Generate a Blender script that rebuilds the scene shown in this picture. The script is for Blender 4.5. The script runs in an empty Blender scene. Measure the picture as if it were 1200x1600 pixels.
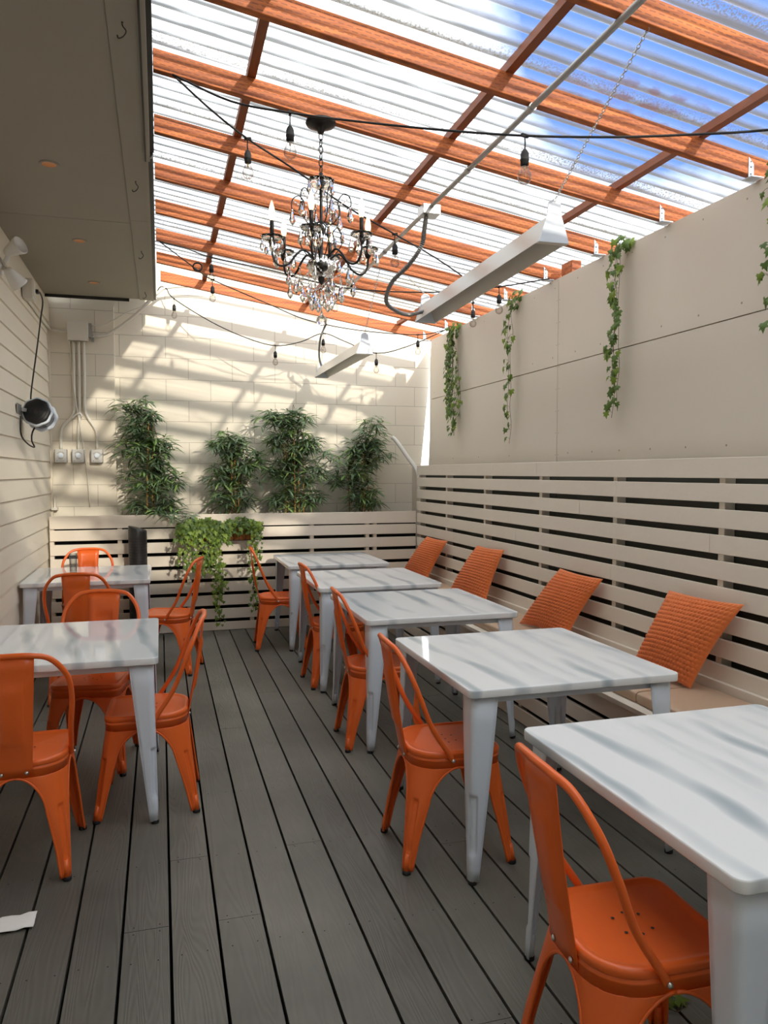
import bpy, math, random
from math import sin, cos, pi, sqrt, radians
from mathutils import Vector, Matrix, Euler
random.seed(7)
SC = bpy.context.scene
COL = SC.collection

# ------------------------------------------------------------------ helpers
def lerp(a, b, t): return a + (b - a) * t
def sstep(a, b, x):
    t = max(0.0, min(1.0, (x - a) / (b - a))); return t * t * (3 - 2 * t)

class MB:
    """collects geometry that becomes one mesh object"""
    def __init__(s): s.v = []; s.f = []; s.m = []; s.s = []
    def add(s, vs, fs, mi=0, smooth=False):
        o = len(s.v); s.v += [tuple(p) for p in vs]
        for f in fs:
            s.f.append([o + i for i in f]); s.m.append(mi); s.s.append(smooth)
        return s
    def box(s, x0, x1, y0, y1, z0, z1, mi=0):
        vs = [(x, y, z) for x in (x0, x1) for y in (y0, y1) for z in (z0, z1)]
        return s.add(vs, [(0, 1, 3, 2), (4, 6, 7, 5), (0, 4, 5, 1), (2, 3, 7, 6), (0, 2, 6, 4), (1, 5, 7, 3)], mi)
    def bar(s, a, b, w, h, mi=0, up=(0, 0, 1)):
        a = Vector(a); b = Vector(b); d = (b - a).normalized()
        r = d.cross(Vector(up)).normalized(); u = r.cross(d)
        vs = []
        for p in (a, b):
            for sx, su in ((-1, -1), (1, -1), (1, 1), (-1, 1)):
                vs.append(p + r * (sx * w / 2) + u * (su * h / 2))
        return s.add(vs, [(3, 2, 1, 0), (4, 5, 6, 7), (0, 1, 5, 4), (1, 2, 6, 5), (2, 3, 7, 6), (3, 0, 4, 7)], mi)
    def tube(s, pts, r, n=8, mi=0, closed=False, caps=True, smooth=True):
        pts = [Vector(p) for p in pts]; N = len(pts)
        rr = r if isinstance(r, (list, tuple)) else [r] * N
        tang = []
        for i in range(N):
            if closed: t = pts[(i + 1) % N] - pts[i - 1]
            else: t = pts[min(i + 1, N - 1)] - pts[max(i - 1, 0)]
            tang.append(t.normalized() if t.length > 1e-9 else Vector((0, 0, 1)))
        ref = Vector((0, 0, 1)) if abs(tang[0].z) < .9 else Vector((1, 0, 0))
        nrm = (ref - tang[0] * ref.dot(tang[0])).normalized()
        vs = []
        for i in range(N):
            nrm = (nrm - tang[i] * nrm.dot(tang[i]))
            nrm = nrm.normalized() if nrm.length > 1e-9 else tang[i].orthogonal().normalized()
            bi = tang[i].cross(nrm)
            for k in range(n):
                a = 2 * pi * k / n
                vs.append(pts[i] + (nrm * cos(a) + bi * sin(a)) * rr[i])
        fs = []
        M = N if closed else N - 1
        for i in range(M):
            j = (i + 1) % N
            for k in range(n):
                l = (k + 1) % n
                fs.append((i * n + k, i * n + l, j * n + l, j * n + k))
        s.add(vs, fs, mi, smooth)
        if caps and not closed:
            o = len(s.v) - len(vs)
            s.f.append([o + k for k in range(n)][::-1]); s.m.append(mi); s.s.append(False)
            s.f.append([o + (N - 1) * n + k for k in range(n)]); s.m.append(mi); s.s.append(False)
        return s
    def lathe(s, prof, n=20, mi=0, c=(0, 0, 0), mat=None, smooth=True, caps=True, flute=None):
        vs = []; fs = []
        for (r, z) in prof:
            for k in range(n):
                a = 2 * pi * k / n
                q = r * (1 + (flute[0] * cos(flute[1] * a) if flute else 0))
                p = Vector((q * cos(a), q * sin(a), z))
                if mat is not None: p = mat @ p
                vs.append(p + Vector(c))
        N = len(prof)
        for i in range(N - 1):
            for k in range(n):
                l = (k + 1) % n
                fs.append((i * n + k, i * n + l, (i + 1) * n + l, (i + 1) * n + k))
        if caps:
            if prof[0][0] > 1e-4: fs.append(tuple(range(n))[::-1])
            if prof[-1][0] > 1e-4: fs.append(tuple((N - 1) * n + k for k in range(n)))
        return s.add(vs, fs, mi, smooth)
    def ball(s, c, r, n=12, mi=0, sc=(1, 1, 1)):
        prof = [(max(1e-5, r * sin(pi * i / (n // 2))), -r * cos(pi * i / (n // 2))) for i in range(n // 2 + 1)]
        return s.lathe(prof, n, mi, c, Matrix.Diagonal(sc), True, False)
    def grid(s, rows, mi=0, smooth=True, closed=False):
        n = len(rows[0]); vs = [p for r in rows for p in r]; fs = []
        for i in range(len(rows) - 1):
            for k in range(n if closed else n - 1):
                l = (k + 1) % n
                fs.append((i * n + k, i * n + l, (i + 1) * n + l, (i + 1) * n + k))
        return s.add(vs, fs, mi, smooth)
    def disc(s, c, nrm, r, n=10, mi=0):
        nrm = Vector(nrm).normalized(); u = nrm.orthogonal().normalized(); w = nrm.cross(u); c = Vector(c)
        return s.add([c + (u * cos(2 * pi * k / n) + w * sin(2 * pi * k / n)) * r for k in range(n)], [tuple(range(n))], mi)
    def prism(s, poly, axis, a0, a1, mi=0):
        """extrude a 2-D polygon along an axis (0,1,2)"""
        n = len(poly); vs = []
        for a in (a0, a1):
            for (p, q) in poly:
                v = [p, q]; v.insert(axis, a); vs.append(v)
        fs = [tuple(range(n)), tuple(range(2 * n - 1, n - 1, -1))]
        for k in range(n):
            l = (k + 1) % n; fs.append((k, l, n + l, n + k))
        return s.add(vs, fs, mi)
    def build(s, name, mats, parent=None):
        me = bpy.data.meshes.new(name); me.from_pydata(s.v, [], s.f)
        for m in (mats if isinstance(mats, (list, tuple)) else [mats]): me.materials.append(m)
        me.polygons.foreach_set('material_index', s.m); me.polygons.foreach_set('use_smooth', s.s)
        me.update()
        o = bpy.data.objects.new(name, me); COL.objects.link(o)
        if parent is not None: o.parent = parent
        return o

def curve(pts, n=6):
    """catmull-rom through points"""
    P = [Vector(p) for p in pts]; P = [P[0] * 2 - P[1]] + P + [P[-1] * 2 - P[-2]]
    out = []
    for i in range(1, len(P) - 2):
        for k in range(n):
            t = k / n
            a, b, c, d = P[i - 1], P[i], P[i + 1], P[i + 2]
            out.append(.5 * ((2 * b) + (c - a) * t + (2 * a - 5 * b + 4 * c - d) * t * t + (3 * b - a - 3 * c + d) * t ** 3))
    out.append(P[-2]); return out

def bevel(o, w=.003, seg=2):
    m = o.modifiers.new('bevel', 'BEVEL'); m.width = w; m.segments = seg; m.limit_method = 'ANGLE'; m.angle_limit = radians(40); return o
def solid(o, t=.003, off=-1):
    m = o.modifiers.new('sheet', 'SOLIDIFY'); m.thickness = t; m.offset = off; return o
def tag(o, label, cat, group=None, kind=None):
    o['label'] = label; o['category'] = cat
    if group: o['group'] = group
    if kind: o['kind'] = kind
    return o
def thing(name, label, cat, loc=(0, 0, 0), rz=0, group=None):
    o = bpy.data.objects.new(name, None); COL.objects.link(o); o.empty_display_size = .05
    o.location = loc; o.rotation_euler = (0, 0, rz)
    return tag(o, label, cat, group)
def struct(o, label=None, cat=None):
    o['kind'] = 'structure'
    if label: o['label'] = label
    if cat: o['category'] = cat
    return o
def dup(root, label=None, loc=None, rz=None, group=None):
    def cp(o, par):
        c = o.copy(); COL.objects.link(c)
        if par is not None: c.parent = par
        for ch in o.children: cp(ch, c)
        return c
    r = cp(root, None)
    if loc is not None: r.location = loc
    if rz is not None: r.rotation_euler = (0, 0, rz)
    if label: r['label'] = label
    if group: r['group'] = group
    return r

# ------------------------------------------------------------------ materials
def mat(name, col, rough=.5, metal=0, var=0, vscale=8, bump=0, bscale=60, stretch=(1, 1, 1), spec=.5, coat=0):
    m = bpy.data.materials.new(name); m.use_nodes = True
    nt = m.node_tree; b = nt.nodes['Principled BSDF']
    b.inputs['Base Color'].default_value = (*col, 1); b.inputs['Roughness'].default_value = rough
    b.inputs['Metallic'].default_value = metal; b.inputs['Specular IOR Level'].default_value = spec
    b.inputs['Coat Weight'].default_value = coat
    tc = nt.nodes.new('ShaderNodeTexCoord'); mp = nt.nodes.new('ShaderNodeMapping')
    mp.inputs['Scale'].default_value = stretch; nt.links.new(tc.outputs['Object'], mp.inputs['Vector'])
    if var or bump:
        nz = nt.nodes.new('ShaderNodeTexNoise'); nz.inputs['Scale'].default_value = vscale; nz.inputs['Detail'].default_value = 5
        nt.links.new(mp.outputs[0], nz.inputs['Vector'])
        if var:
            hs = nt.nodes.new('ShaderNodeMix'); hs.data_type = 'RGBA'
            hs.inputs[6].default_value = (*[c * (1 - var) for c in col], 1)
            hs.inputs[7].default_value = (*[min(1, c * (1 + var)) for c in col], 1)
            nt.links.new(nz.outputs['Fac'], hs.inputs[0]); nt.links.new(hs.outputs[2], b.inputs['Base Color'])
        if bump:
            nb = nt.nodes.new('ShaderNodeTexNoise'); nb.inputs['Scale'].default_value = bscale; nb.inputs['Detail'].default_value = 3
            nt.links.new(mp.outputs[0], nb.inputs['Vector'])
            bp = nt.nodes.new('ShaderNodeBump'); bp.inputs['Strength'].default_value = bump; bp.inputs['Distance'].default_value = .004
            nt.links.new(nb.outputs['Fac'], bp.inputs['Height']); nt.links.new(bp.outputs[0], b.inputs['Normal'])
    return m
def N(m, t, **kw):
    n = m.node_tree.nodes.new(t)
    for k, v in kw.items(): setattr(n, k, v)
    return n
def LK(m, a, b): m.node_tree.links.new(a, b)

M = {}
M['orange'] = mat('orange powder coat', (.82, .145, .024), .30, 0, .06, 3, .03, 300)
M['white_metal'] = mat('white enamel metal', (.68, .755, .86), .32, 0, .03, 4)
M['rubber'] = mat('black rubber', (.012, .012, .013), .7)
M['steel'] = mat('zinc steel', (.62, .62, .60), .35, 1)
M['galv'] = mat('galvanised conduit', (.46, .46, .45), .42, .85, .12, 30)
M['flex'] = mat('flexible steel conduit', (.20, .20, .195), .4, .7)
M['black_iron'] = mat('black iron', (.012, .011, .011), .38, .3)
M['black_plastic'] = mat('black plastic', (.015, .015, .017), .42)
M['cable'] = mat('black cable', (.012, .012, .013), .6)
M['cream'] = mat('cream wall paint', (.75, .69, .575), .62, 0, .035, 2.2, .10, 90)
M['panel'] = mat('beige painted panel', (.66, .595, .50), .6, 0, .03, 1.4, .06, 60)
M['slat'] = mat('off white fence paint', (.73, .66, .565), .55, 0, .05, 5, .25, 22, (1, 1, 1))
M['screw'] = mat('dull screw head', (.28, .24, .20), .6)
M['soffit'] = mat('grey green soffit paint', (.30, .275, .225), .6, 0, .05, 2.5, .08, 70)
M['soffit_dark'] = mat('dark flashing and gap shade', (.018, .016, .015), .5)
M['white_paint'] = mat('white conduit paint', (.72, .69, .62), .5)
M['white_plastic'] = mat('white plastic', (.78, .77, .74), .4)
M['fixture'] = mat('white baked enamel', (.56, .53, .47), .3, 0, .03, 4)
M['cushion'] = mat('tan vinyl cushion', (.48, .335, .23), .5, 0, .05, 5, .06, 120)
M['leaf_ivy'] = mat('ivy leaf', (.10, .175, .035), .45, 0, .55, 14)
M['leaf_bright'] = mat('young ivy leaf', (.20, .30, .04), .45, 0, .45, 16)
M['leaf_bamboo'] = mat('bamboo leaf', (.17, .26, .15), .45, 0, .5, 9)
M['leaf_bamboo2'] = mat('young bamboo leaf', (.25, .40, .12), .45, 0, .4, 9)
M['stem'] = mat('brown stem', (.07, .05, .02), .6)
M['cane'] = mat('tan bamboo cane', (.42, .24, .07), .45, 0, .35, 40)
M['coco'] = mat('coco fibre liner', (.36, .13, .035), .9, 0, .4, 40, .6, 120)
M['paper'] = mat('white paper', (.80, .79, .76), .8)
M['copper'] = mat('copper can', (.72, .30, .12), .35, .8)
M['device'] = mat('switch grey', (.40, .40, .40), .4, .3)
M['ink'] = mat('dark print', (.03, .03, .03), .6)

def leaf_translucent(m):
    nt = m.node_tree; b = nt.nodes['Principled BSDF']; out = nt.nodes['Material Output']
    t = nt.nodes.new('ShaderNodeBsdfTranslucent'); mx = nt.nodes.new('ShaderNodeMixShader'); mx.inputs[0].default_value = .25
    src = b.inputs['Base Color'].links[0].from_socket
    nt.links.new(src, t.inputs[0]); nt.links.new(b.outputs[0], mx.inputs[1]); nt.links.new(t.outputs[0], mx.inputs[2]); nt.links.new(mx.outputs[0], out.inputs[0])
for k in ('leaf_ivy', 'leaf_bright', 'leaf_bamboo', 'leaf_bamboo2'): leaf_translucent(M[k])

def m_glass(name, col=(1, 1, 1), thin=False, ior=1.5):
    m = bpy.data.materials.new(name); m.use_nodes = True; nt = m.node_tree
    nt.nodes.remove(nt.nodes['Principled BSDF']); out = nt.nodes['Material Output']
    if thin:
        a = N(m, 'ShaderNodeBsdfTransparent'); l0 = N(m, 'ShaderNodeLayerWeight'); l0.inputs[0].default_value = .5; c0 = N(m, 'ShaderNodeMix', data_type='RGBA'); LK(m, l0.outputs['Facing'], c0.inputs[0]); c0.inputs[6].default_value = (*col, 1); c0.inputs[7].default_value = (col[0] * .42, col[1] * .34, col[2] * .30, 1); LK(m, c0.outputs[2], a.inputs[0])
        g = N(m, 'ShaderNodeBsdfGlossy'); g.inputs['Roughness'].default_value = .03
        lw = N(m, 'ShaderNodeLayerWeight'); lw.inputs[0].default_value = .35; pw = N(m, 'ShaderNodeMath', operation='POWER'); LK(m, lw.outputs['Facing'], pw.inputs[0]); pw.inputs[1].default_value = 2.2
        f = N(m, 'ShaderNodeMath', operation='MULTIPLY_ADD'); LK(m, pw.outputs[0], f.inputs[0]); f.inputs[1].default_value = .6; f.inputs[2].default_value = .04
        x = N(m, 'ShaderNodeMixShader'); LK(m, f.outputs[0], x.inputs[0]); LK(m, a.outputs[0], x.inputs[1]); LK(m, g.outputs[0], x.inputs[2]); LK(m, x.outputs[0], out.inputs[0])
    else:
        g = N(m, 'ShaderNodeBsdfGlass'); g.inputs['Color'].default_value = (*col, 1); g.inputs['IOR'].default_value = ior; g.inputs['Roughness'].default_value = .0
        LK(m, g.outputs[0], out.inputs[0])
    return m
M['crystal'] = m_glass('cut crystal', (.98, .97, .95), False, 1.5)
M['bulb_glass'] = m_glass('clear bulb glass', (.93, .92, .90), True, 1.6)
M['glass'] = m_glass('tumbler glass', (.95, .97, .97), True, 1.5)
def m_emit(name, col, s):
    m = bpy.data.materials.new(name); m.use_nodes = True; b = m.node_tree.nodes['Principled BSDF']
    b.inputs['Base Color'].default_value = (*col, 1); b.inputs['Emission Color'].default_value = (*col, 1); b.inputs['Emission Strength'].default_value = s
    return m
M['flame'] = m_emit('lit candle filament', (1, .70, .34), 3.2)
M['filament'] = mat('unlit filament', (.55, .40, .22), .4, .5)

def m_wood():
    m = mat('treated orange timber', (.46, .125, .03), .6)
    nt = m.node_tree; b = nt.nodes['Principled BSDF']; tc = nt.nodes['Texture Coordinate']
    mp = N(m, 'ShaderNodeMapping'); mp.inputs['Scale'].default_value = (1.2, 14, 26); LK(m, tc.outputs['Object'], mp.inputs[0])
    nz = N(m, 'ShaderNodeTexNoise'); nz.inputs['Scale'].default_value = 2.2; nz.inputs['Detail'].default_value = 6; nz.inputs['Distortion'].default_value = .6; LK(m, mp.outputs[0], nz.inputs[0])
    cr = N(m, 'ShaderNodeValToRGB'); e = cr.color_ramp.elements
    e[0].position = .30; e[0].color = (.24, .050, .010, 1); e[1].position = .70; e[1].color = (.60, .165, .028, 1)
    LK(m, nz.outputs[0], cr.inputs[0])
    # incising marks: short dark dashes in staggered rows along the board
    br = N(m, 'ShaderNodeTexBrick'); br.offset = .5
    sp = N(m, 'ShaderNodeSeparateXYZ'); cb = N(m, 'ShaderNodeCombineXYZ'); LK(m, tc.outputs['Object'], sp.inputs[0])
    ad = N(m, 'ShaderNodeMath', operation='ADD'); LK(m, sp.outputs[2], ad.inputs[0])
    ml = N(m, 'ShaderNodeMath', operation='MULTIPLY_ADD'); LK(m, sp.outputs[0], ml.inputs[0]); ml.inputs[1].default_value = .16; LK(m, sp.outputs[2], ml.inputs[2])
    LK(m, sp.outputs[0], cb.inputs[0]); LK(m, ml.outputs[0], cb.inputs[1]); LK(m, cb.outputs[0], br.inputs[0])
    br.inputs['Scale'].default_value = 1; br.inputs['Brick Width'].default_value = .036; br.inputs['Row Height'].default_value = .0165
    br.inputs['Mortar Size'].default_value = .0062; br.inputs['Mortar Smooth'].default_value = 0
    br.inputs['Color1'].default_value = (1, 1, 1, 1); br.inputs['Color2'].default_value = (1, 1, 1, 1); br.inputs['Mortar'].default_value = (0, 0, 0, 1)
    mx = N(m, 'ShaderNodeMix', data_type='RGBA'); LK(m, br.outputs['Fac'], mx.inputs[0]); 
    mx.inputs[6].default_value = (.10, .022, .008, 1)
    LK(m, cr.outputs[0], mx.inputs[7])
    mm = N(m, 'ShaderNodeMix', data_type='RGBA'); mm.inputs[0].default_value = .6; LK(m, cr.outputs[0], mm.inputs[6]); LK(m, mx.outputs[2], mm.inputs[7])
    LK(m, mm.outputs[2], b.inputs['Base Color'])
    bp = N(m, 'ShaderNodeBump'); bp.inputs['Strength'].default_value = .3; bp.inputs['Distance'].default_value = .003; LK(m, nz.outputs[0], bp.inputs['Height']); LK(m, bp.outputs[0], b.inputs['Normal'])
    return m
M['wood'] = m_wood()
M['batten'] = mat('dark batten timber', (.26, .075, .025), .6, 0, .3, 12, .2, 40, (12, 1, 12))

def m_marble():
    m = mat('white marble laminate', (.8, .8, .8), .05)
    b = m.node_tree.nodes['Principled BSDF']; tc = m.node_tree.nodes['Texture Coordinate']
    oi = N(m, 'ShaderNodeObjectInfo'); ad = N(m, 'ShaderNodeVectorMath', operation='ADD')
    ml = N(m, 'ShaderNodeVectorMath', operation='SCALE'); LK(m, oi.outputs['Location'], ml.inputs[0]); ml.inputs['Scale'].default_value = .37
    LK(m, tc.outputs['Object'], ad.inputs[0]); LK(m, ml.outputs[0], ad.inputs[1])
    mp = N(m, 'ShaderNodeMapping'); mp.inputs['Rotation'].default_value = (0, 0, radians(-8)); mp.inputs['Scale'].default_value = (1, .55, 1); LK(m, ad.outputs[0], mp.inputs[0])
    wv = N(m, 'ShaderNodeTexWave'); wv.wave_type = 'BANDS'; wv.bands_direction = 'X'; wv.inputs['Scale'].default_value = 1.8
    wv.inputs['Distortion'].default_value = 4.5; wv.inputs['Detail'].default_value = 3; wv.inputs['Detail Scale'].default_value = .9; wv.inputs['Detail Roughness'].default_value = .55
    LK(m, mp.outputs[0], wv.inputs[0])
    cr = N(m, 'ShaderNodeValToRGB'); e = cr.color_ramp.elements
    e[0].position = 0.0; e[0].color = (.42, .485, .54, 1); e[1].position = .29; e[1].color = (.80, .825, .85, 1)
    LK(m, wv.outputs[1], cr.inputs[0])
    nz = N(m, 'ShaderNodeTexNoise'); nz.inputs['Scale'].default_value = 2.6; nz.inputs['Detail'].default_value = 2; LK(m, mp.outputs[0], nz.inputs[0])
    rp = N(m, 'ShaderNodeMapRange'); rp.inputs[1].default_value = .36; rp.inputs[2].default_value = .56; LK(m, nz.outputs[0], rp.inputs[0])
    mx = N(m, 'ShaderNodeMix', data_type='RGBA'); LK(m, rp.outputs[0], mx.inputs[0]); mx.inputs[6].default_value = (.80, .825, .85, 1); LK(m, cr.outputs[0], mx.inputs[7])
    LK(m, mx.outputs[2], b.inputs['Base Color'])
    return m
M['marble'] = m_marble()

def m_deck():
    m = mat('grey deck paint', (.08, .075, .068), .5)
    nt = m.node_tree; b = nt.nodes['Principled BSDF']; tc = nt.nodes['Texture Coordinate']
    geo = N(m, 'ShaderNodeSeparateXYZ'); LK(m, tc.outputs['Object'], geo.inputs[0])
    ix = N(m, 'ShaderNodeMath', operation='MULTIPLY_ADD'); LK(m, geo.outputs[0], ix.inputs[0]); ix.inputs[1].default_value = 1 / .1535; ix.inputs[2].default_value = -.012 / .1535
    fl = N(m, 'ShaderNodeMath', operation='FLOOR'); LK(m, ix.outputs[0], fl.inputs[0])
    wn = N(m, 'ShaderNodeTexWhiteNoise', noise_dimensions='1D'); LK(m, fl.outputs[0], wn.inputs['W'])
    off = N(m, 'ShaderNodeMath', operation='MULTIPLY'); LK(m, wn.outputs[0], off.inputs[0]); off.inputs[1].default_value = 37.0
    cb = N(m, 'ShaderNodeCombineXYZ')
    gx = N(m, 'ShaderNodeMath', operation='MULTIPLY_ADD'); LK(m, geo.outputs[0], gx.inputs[0]); gx.inputs[1].default_value = 1.0; LK(m, off.outputs[0], gx.inputs[2])
    gy = N(m, 'ShaderNodeMath', operation='MULTIPLY_ADD'); LK(m, geo.outputs[1], gy.inputs[0]); gy.inputs[1].default_value = .09; LK(m, off.outputs[0], gy.inputs[2])
    LK(m, gx.outputs[0], cb.inputs[0]); LK(m, gy.outputs[0], cb.inputs[1])
    nz = N(m, 'ShaderNodeTexNoise'); nz.inputs['Scale'].default_value = 7; nz.inputs['Detail'].default_value = 2; nz.inputs['Distortion'].default_value = .4; LK(m, cb.outputs[0], nz.inputs[0])
    sn = N(m, 'ShaderNodeMath', operation='MULTIPLY'); LK(m, nz.outputs[0], sn.inputs[0]); sn.inputs[1].default_value = 150
    si = N(m, 'ShaderNodeMath', operation='SINE'); LK(m, sn.outputs[0], si.inputs[0])
    # worn patches where the paint has thinned
    n2 = N(m, 'ShaderNodeTexNoise'); n2.inputs['Scale'].default_value = 1.1; n2.inputs['Detail'].default_value = 5; LK(m, tc.outputs['Object'], n2.inputs[0])
    mr = N(m, 'ShaderNodeMapRange'); mr.inputs[1].default_value = .35; mr.inputs[2].default_value = .7; LK(m, n2.outputs[0], mr.inputs[0])
    mx = N(m, 'ShaderNodeMix', data_type='RGBA'); LK(m, mr.outputs[0], mx.inputs[0]); mx.inputs[6].default_value = (.088, .084, .071, 1); mx.inputs[7].default_value = (.172, .167, .142, 1)
    m3 = N(m, 'ShaderNodeMapRange'); LK(m, si.outputs[0], m3.inputs[0]); m3.inputs[1].default_value = -1; m3.inputs[3].default_value = .95; m3.inputs[4].default_value = 1.03
    pb = N(m, 'ShaderNodeMapRange'); LK(m, wn.outputs[0], pb.inputs[0]); pb.inputs[3].default_value = .88; pb.inputs[4].default_value = 1.14
    mu = N(m, 'ShaderNodeMath', operation='MULTIPLY'); LK(m, m3.outputs[0], mu.inputs[0]); LK(m, pb.outputs[0], mu.inputs[1])
    vm = N(m, 'ShaderNodeVectorMath', operation='SCALE'); LK(m, mx.outputs[2], vm.inputs[0]); LK(m, mu.outputs[0], vm.inputs['Scale']); LK(m, vm.outputs[0], b.inputs['Base Color'])
    bp = N(m, 'ShaderNodeBump'); bp.inputs['Strength'].default_value = .14; bp.inputs['Distance'].default_value = .002; LK(m, si.outputs[0], bp.inputs['Height']); LK(m, bp.outputs[0], b.inputs['Normal'])
    return m
M['deck'] = m_deck()
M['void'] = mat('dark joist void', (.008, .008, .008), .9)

def m_block():
    m = mat('painted concrete block', (.74, .69, .60), .6)
    b = m.node_tree.nodes['Principled BSDF']; tc = m.node_tree.nodes['Texture Coordinate']
    sp = N(m, 'ShaderNodeSeparateXYZ'); LK(m, tc.outputs['Object'], sp.inputs[0]); cb = N(m, 'ShaderNodeCombineXYZ')
    ax = N(m, 'ShaderNodeMath', operation='ADD'); LK(m, sp.outputs[0], ax.inputs[0]); ax.inputs[1].default_value = -.284 + .43 * 20
    az = N(m, 'ShaderNodeMath', operation='ADD'); LK(m, sp.outputs[2], az.inputs[0]); az.inputs[1].default_value = -.165 + .207 * 10 - .0035
    LK(m, ax.outputs[0], cb.inputs[0]); LK(m, az.outputs[0], cb.inputs[1])
    br = N(m, 'ShaderNodeTexBrick'); br.offset = .5; LK(m, cb.outputs[0], br.inputs[0])
    br.inputs['Scale'].default_value = 1; br.inputs['Brick Width'].default_value = .43; br.inputs['Row Height'].default_value = .207
    br.inputs['Mortar Size'].default_value = .0035; br.inputs['Mortar Smooth'].default_value = .3
    br.inputs['Color1'].default_value = (.765, .71, .60, 1); br.inputs['Color2'].default_value = (.74, .685, .58, 1); br.inputs['Mortar'].default_value = (.52, .475, .40, 1)
    LK(m, br.outputs['Color'], b.inputs['Base Color'])
    nz = N(m, 'ShaderNodeTexNoise'); nz.inputs['Scale'].default_value = 60; nz.inputs['Detail'].default_value = 4; LK(m, tc.outputs['Object'], nz.inputs[0])
    md = N(m, 'ShaderNodeMath', operation='MULTIPLY_ADD'); LK(m, br.outputs['Fac'], md.inputs[0]); md.inputs[1].default_value = -1.0
    ms = N(m, 'ShaderNodeMath', operation='MULTIPLY'); LK(m, nz.outputs[0], ms.inputs[0]); ms.inputs[1].default_value = .25; LK(m, ms.outputs[0], md.inputs[2])
    bp = N(m, 'ShaderNodeBump'); bp.inputs['Strength'].default_value = .6; bp.inputs['Distance'].default_value = .004; LK(m, md.outputs[0], bp.inputs['Height']); LK(m, bp.outputs[0], b.inputs['Normal'])
    return m
M['block'] = m_block()

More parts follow.
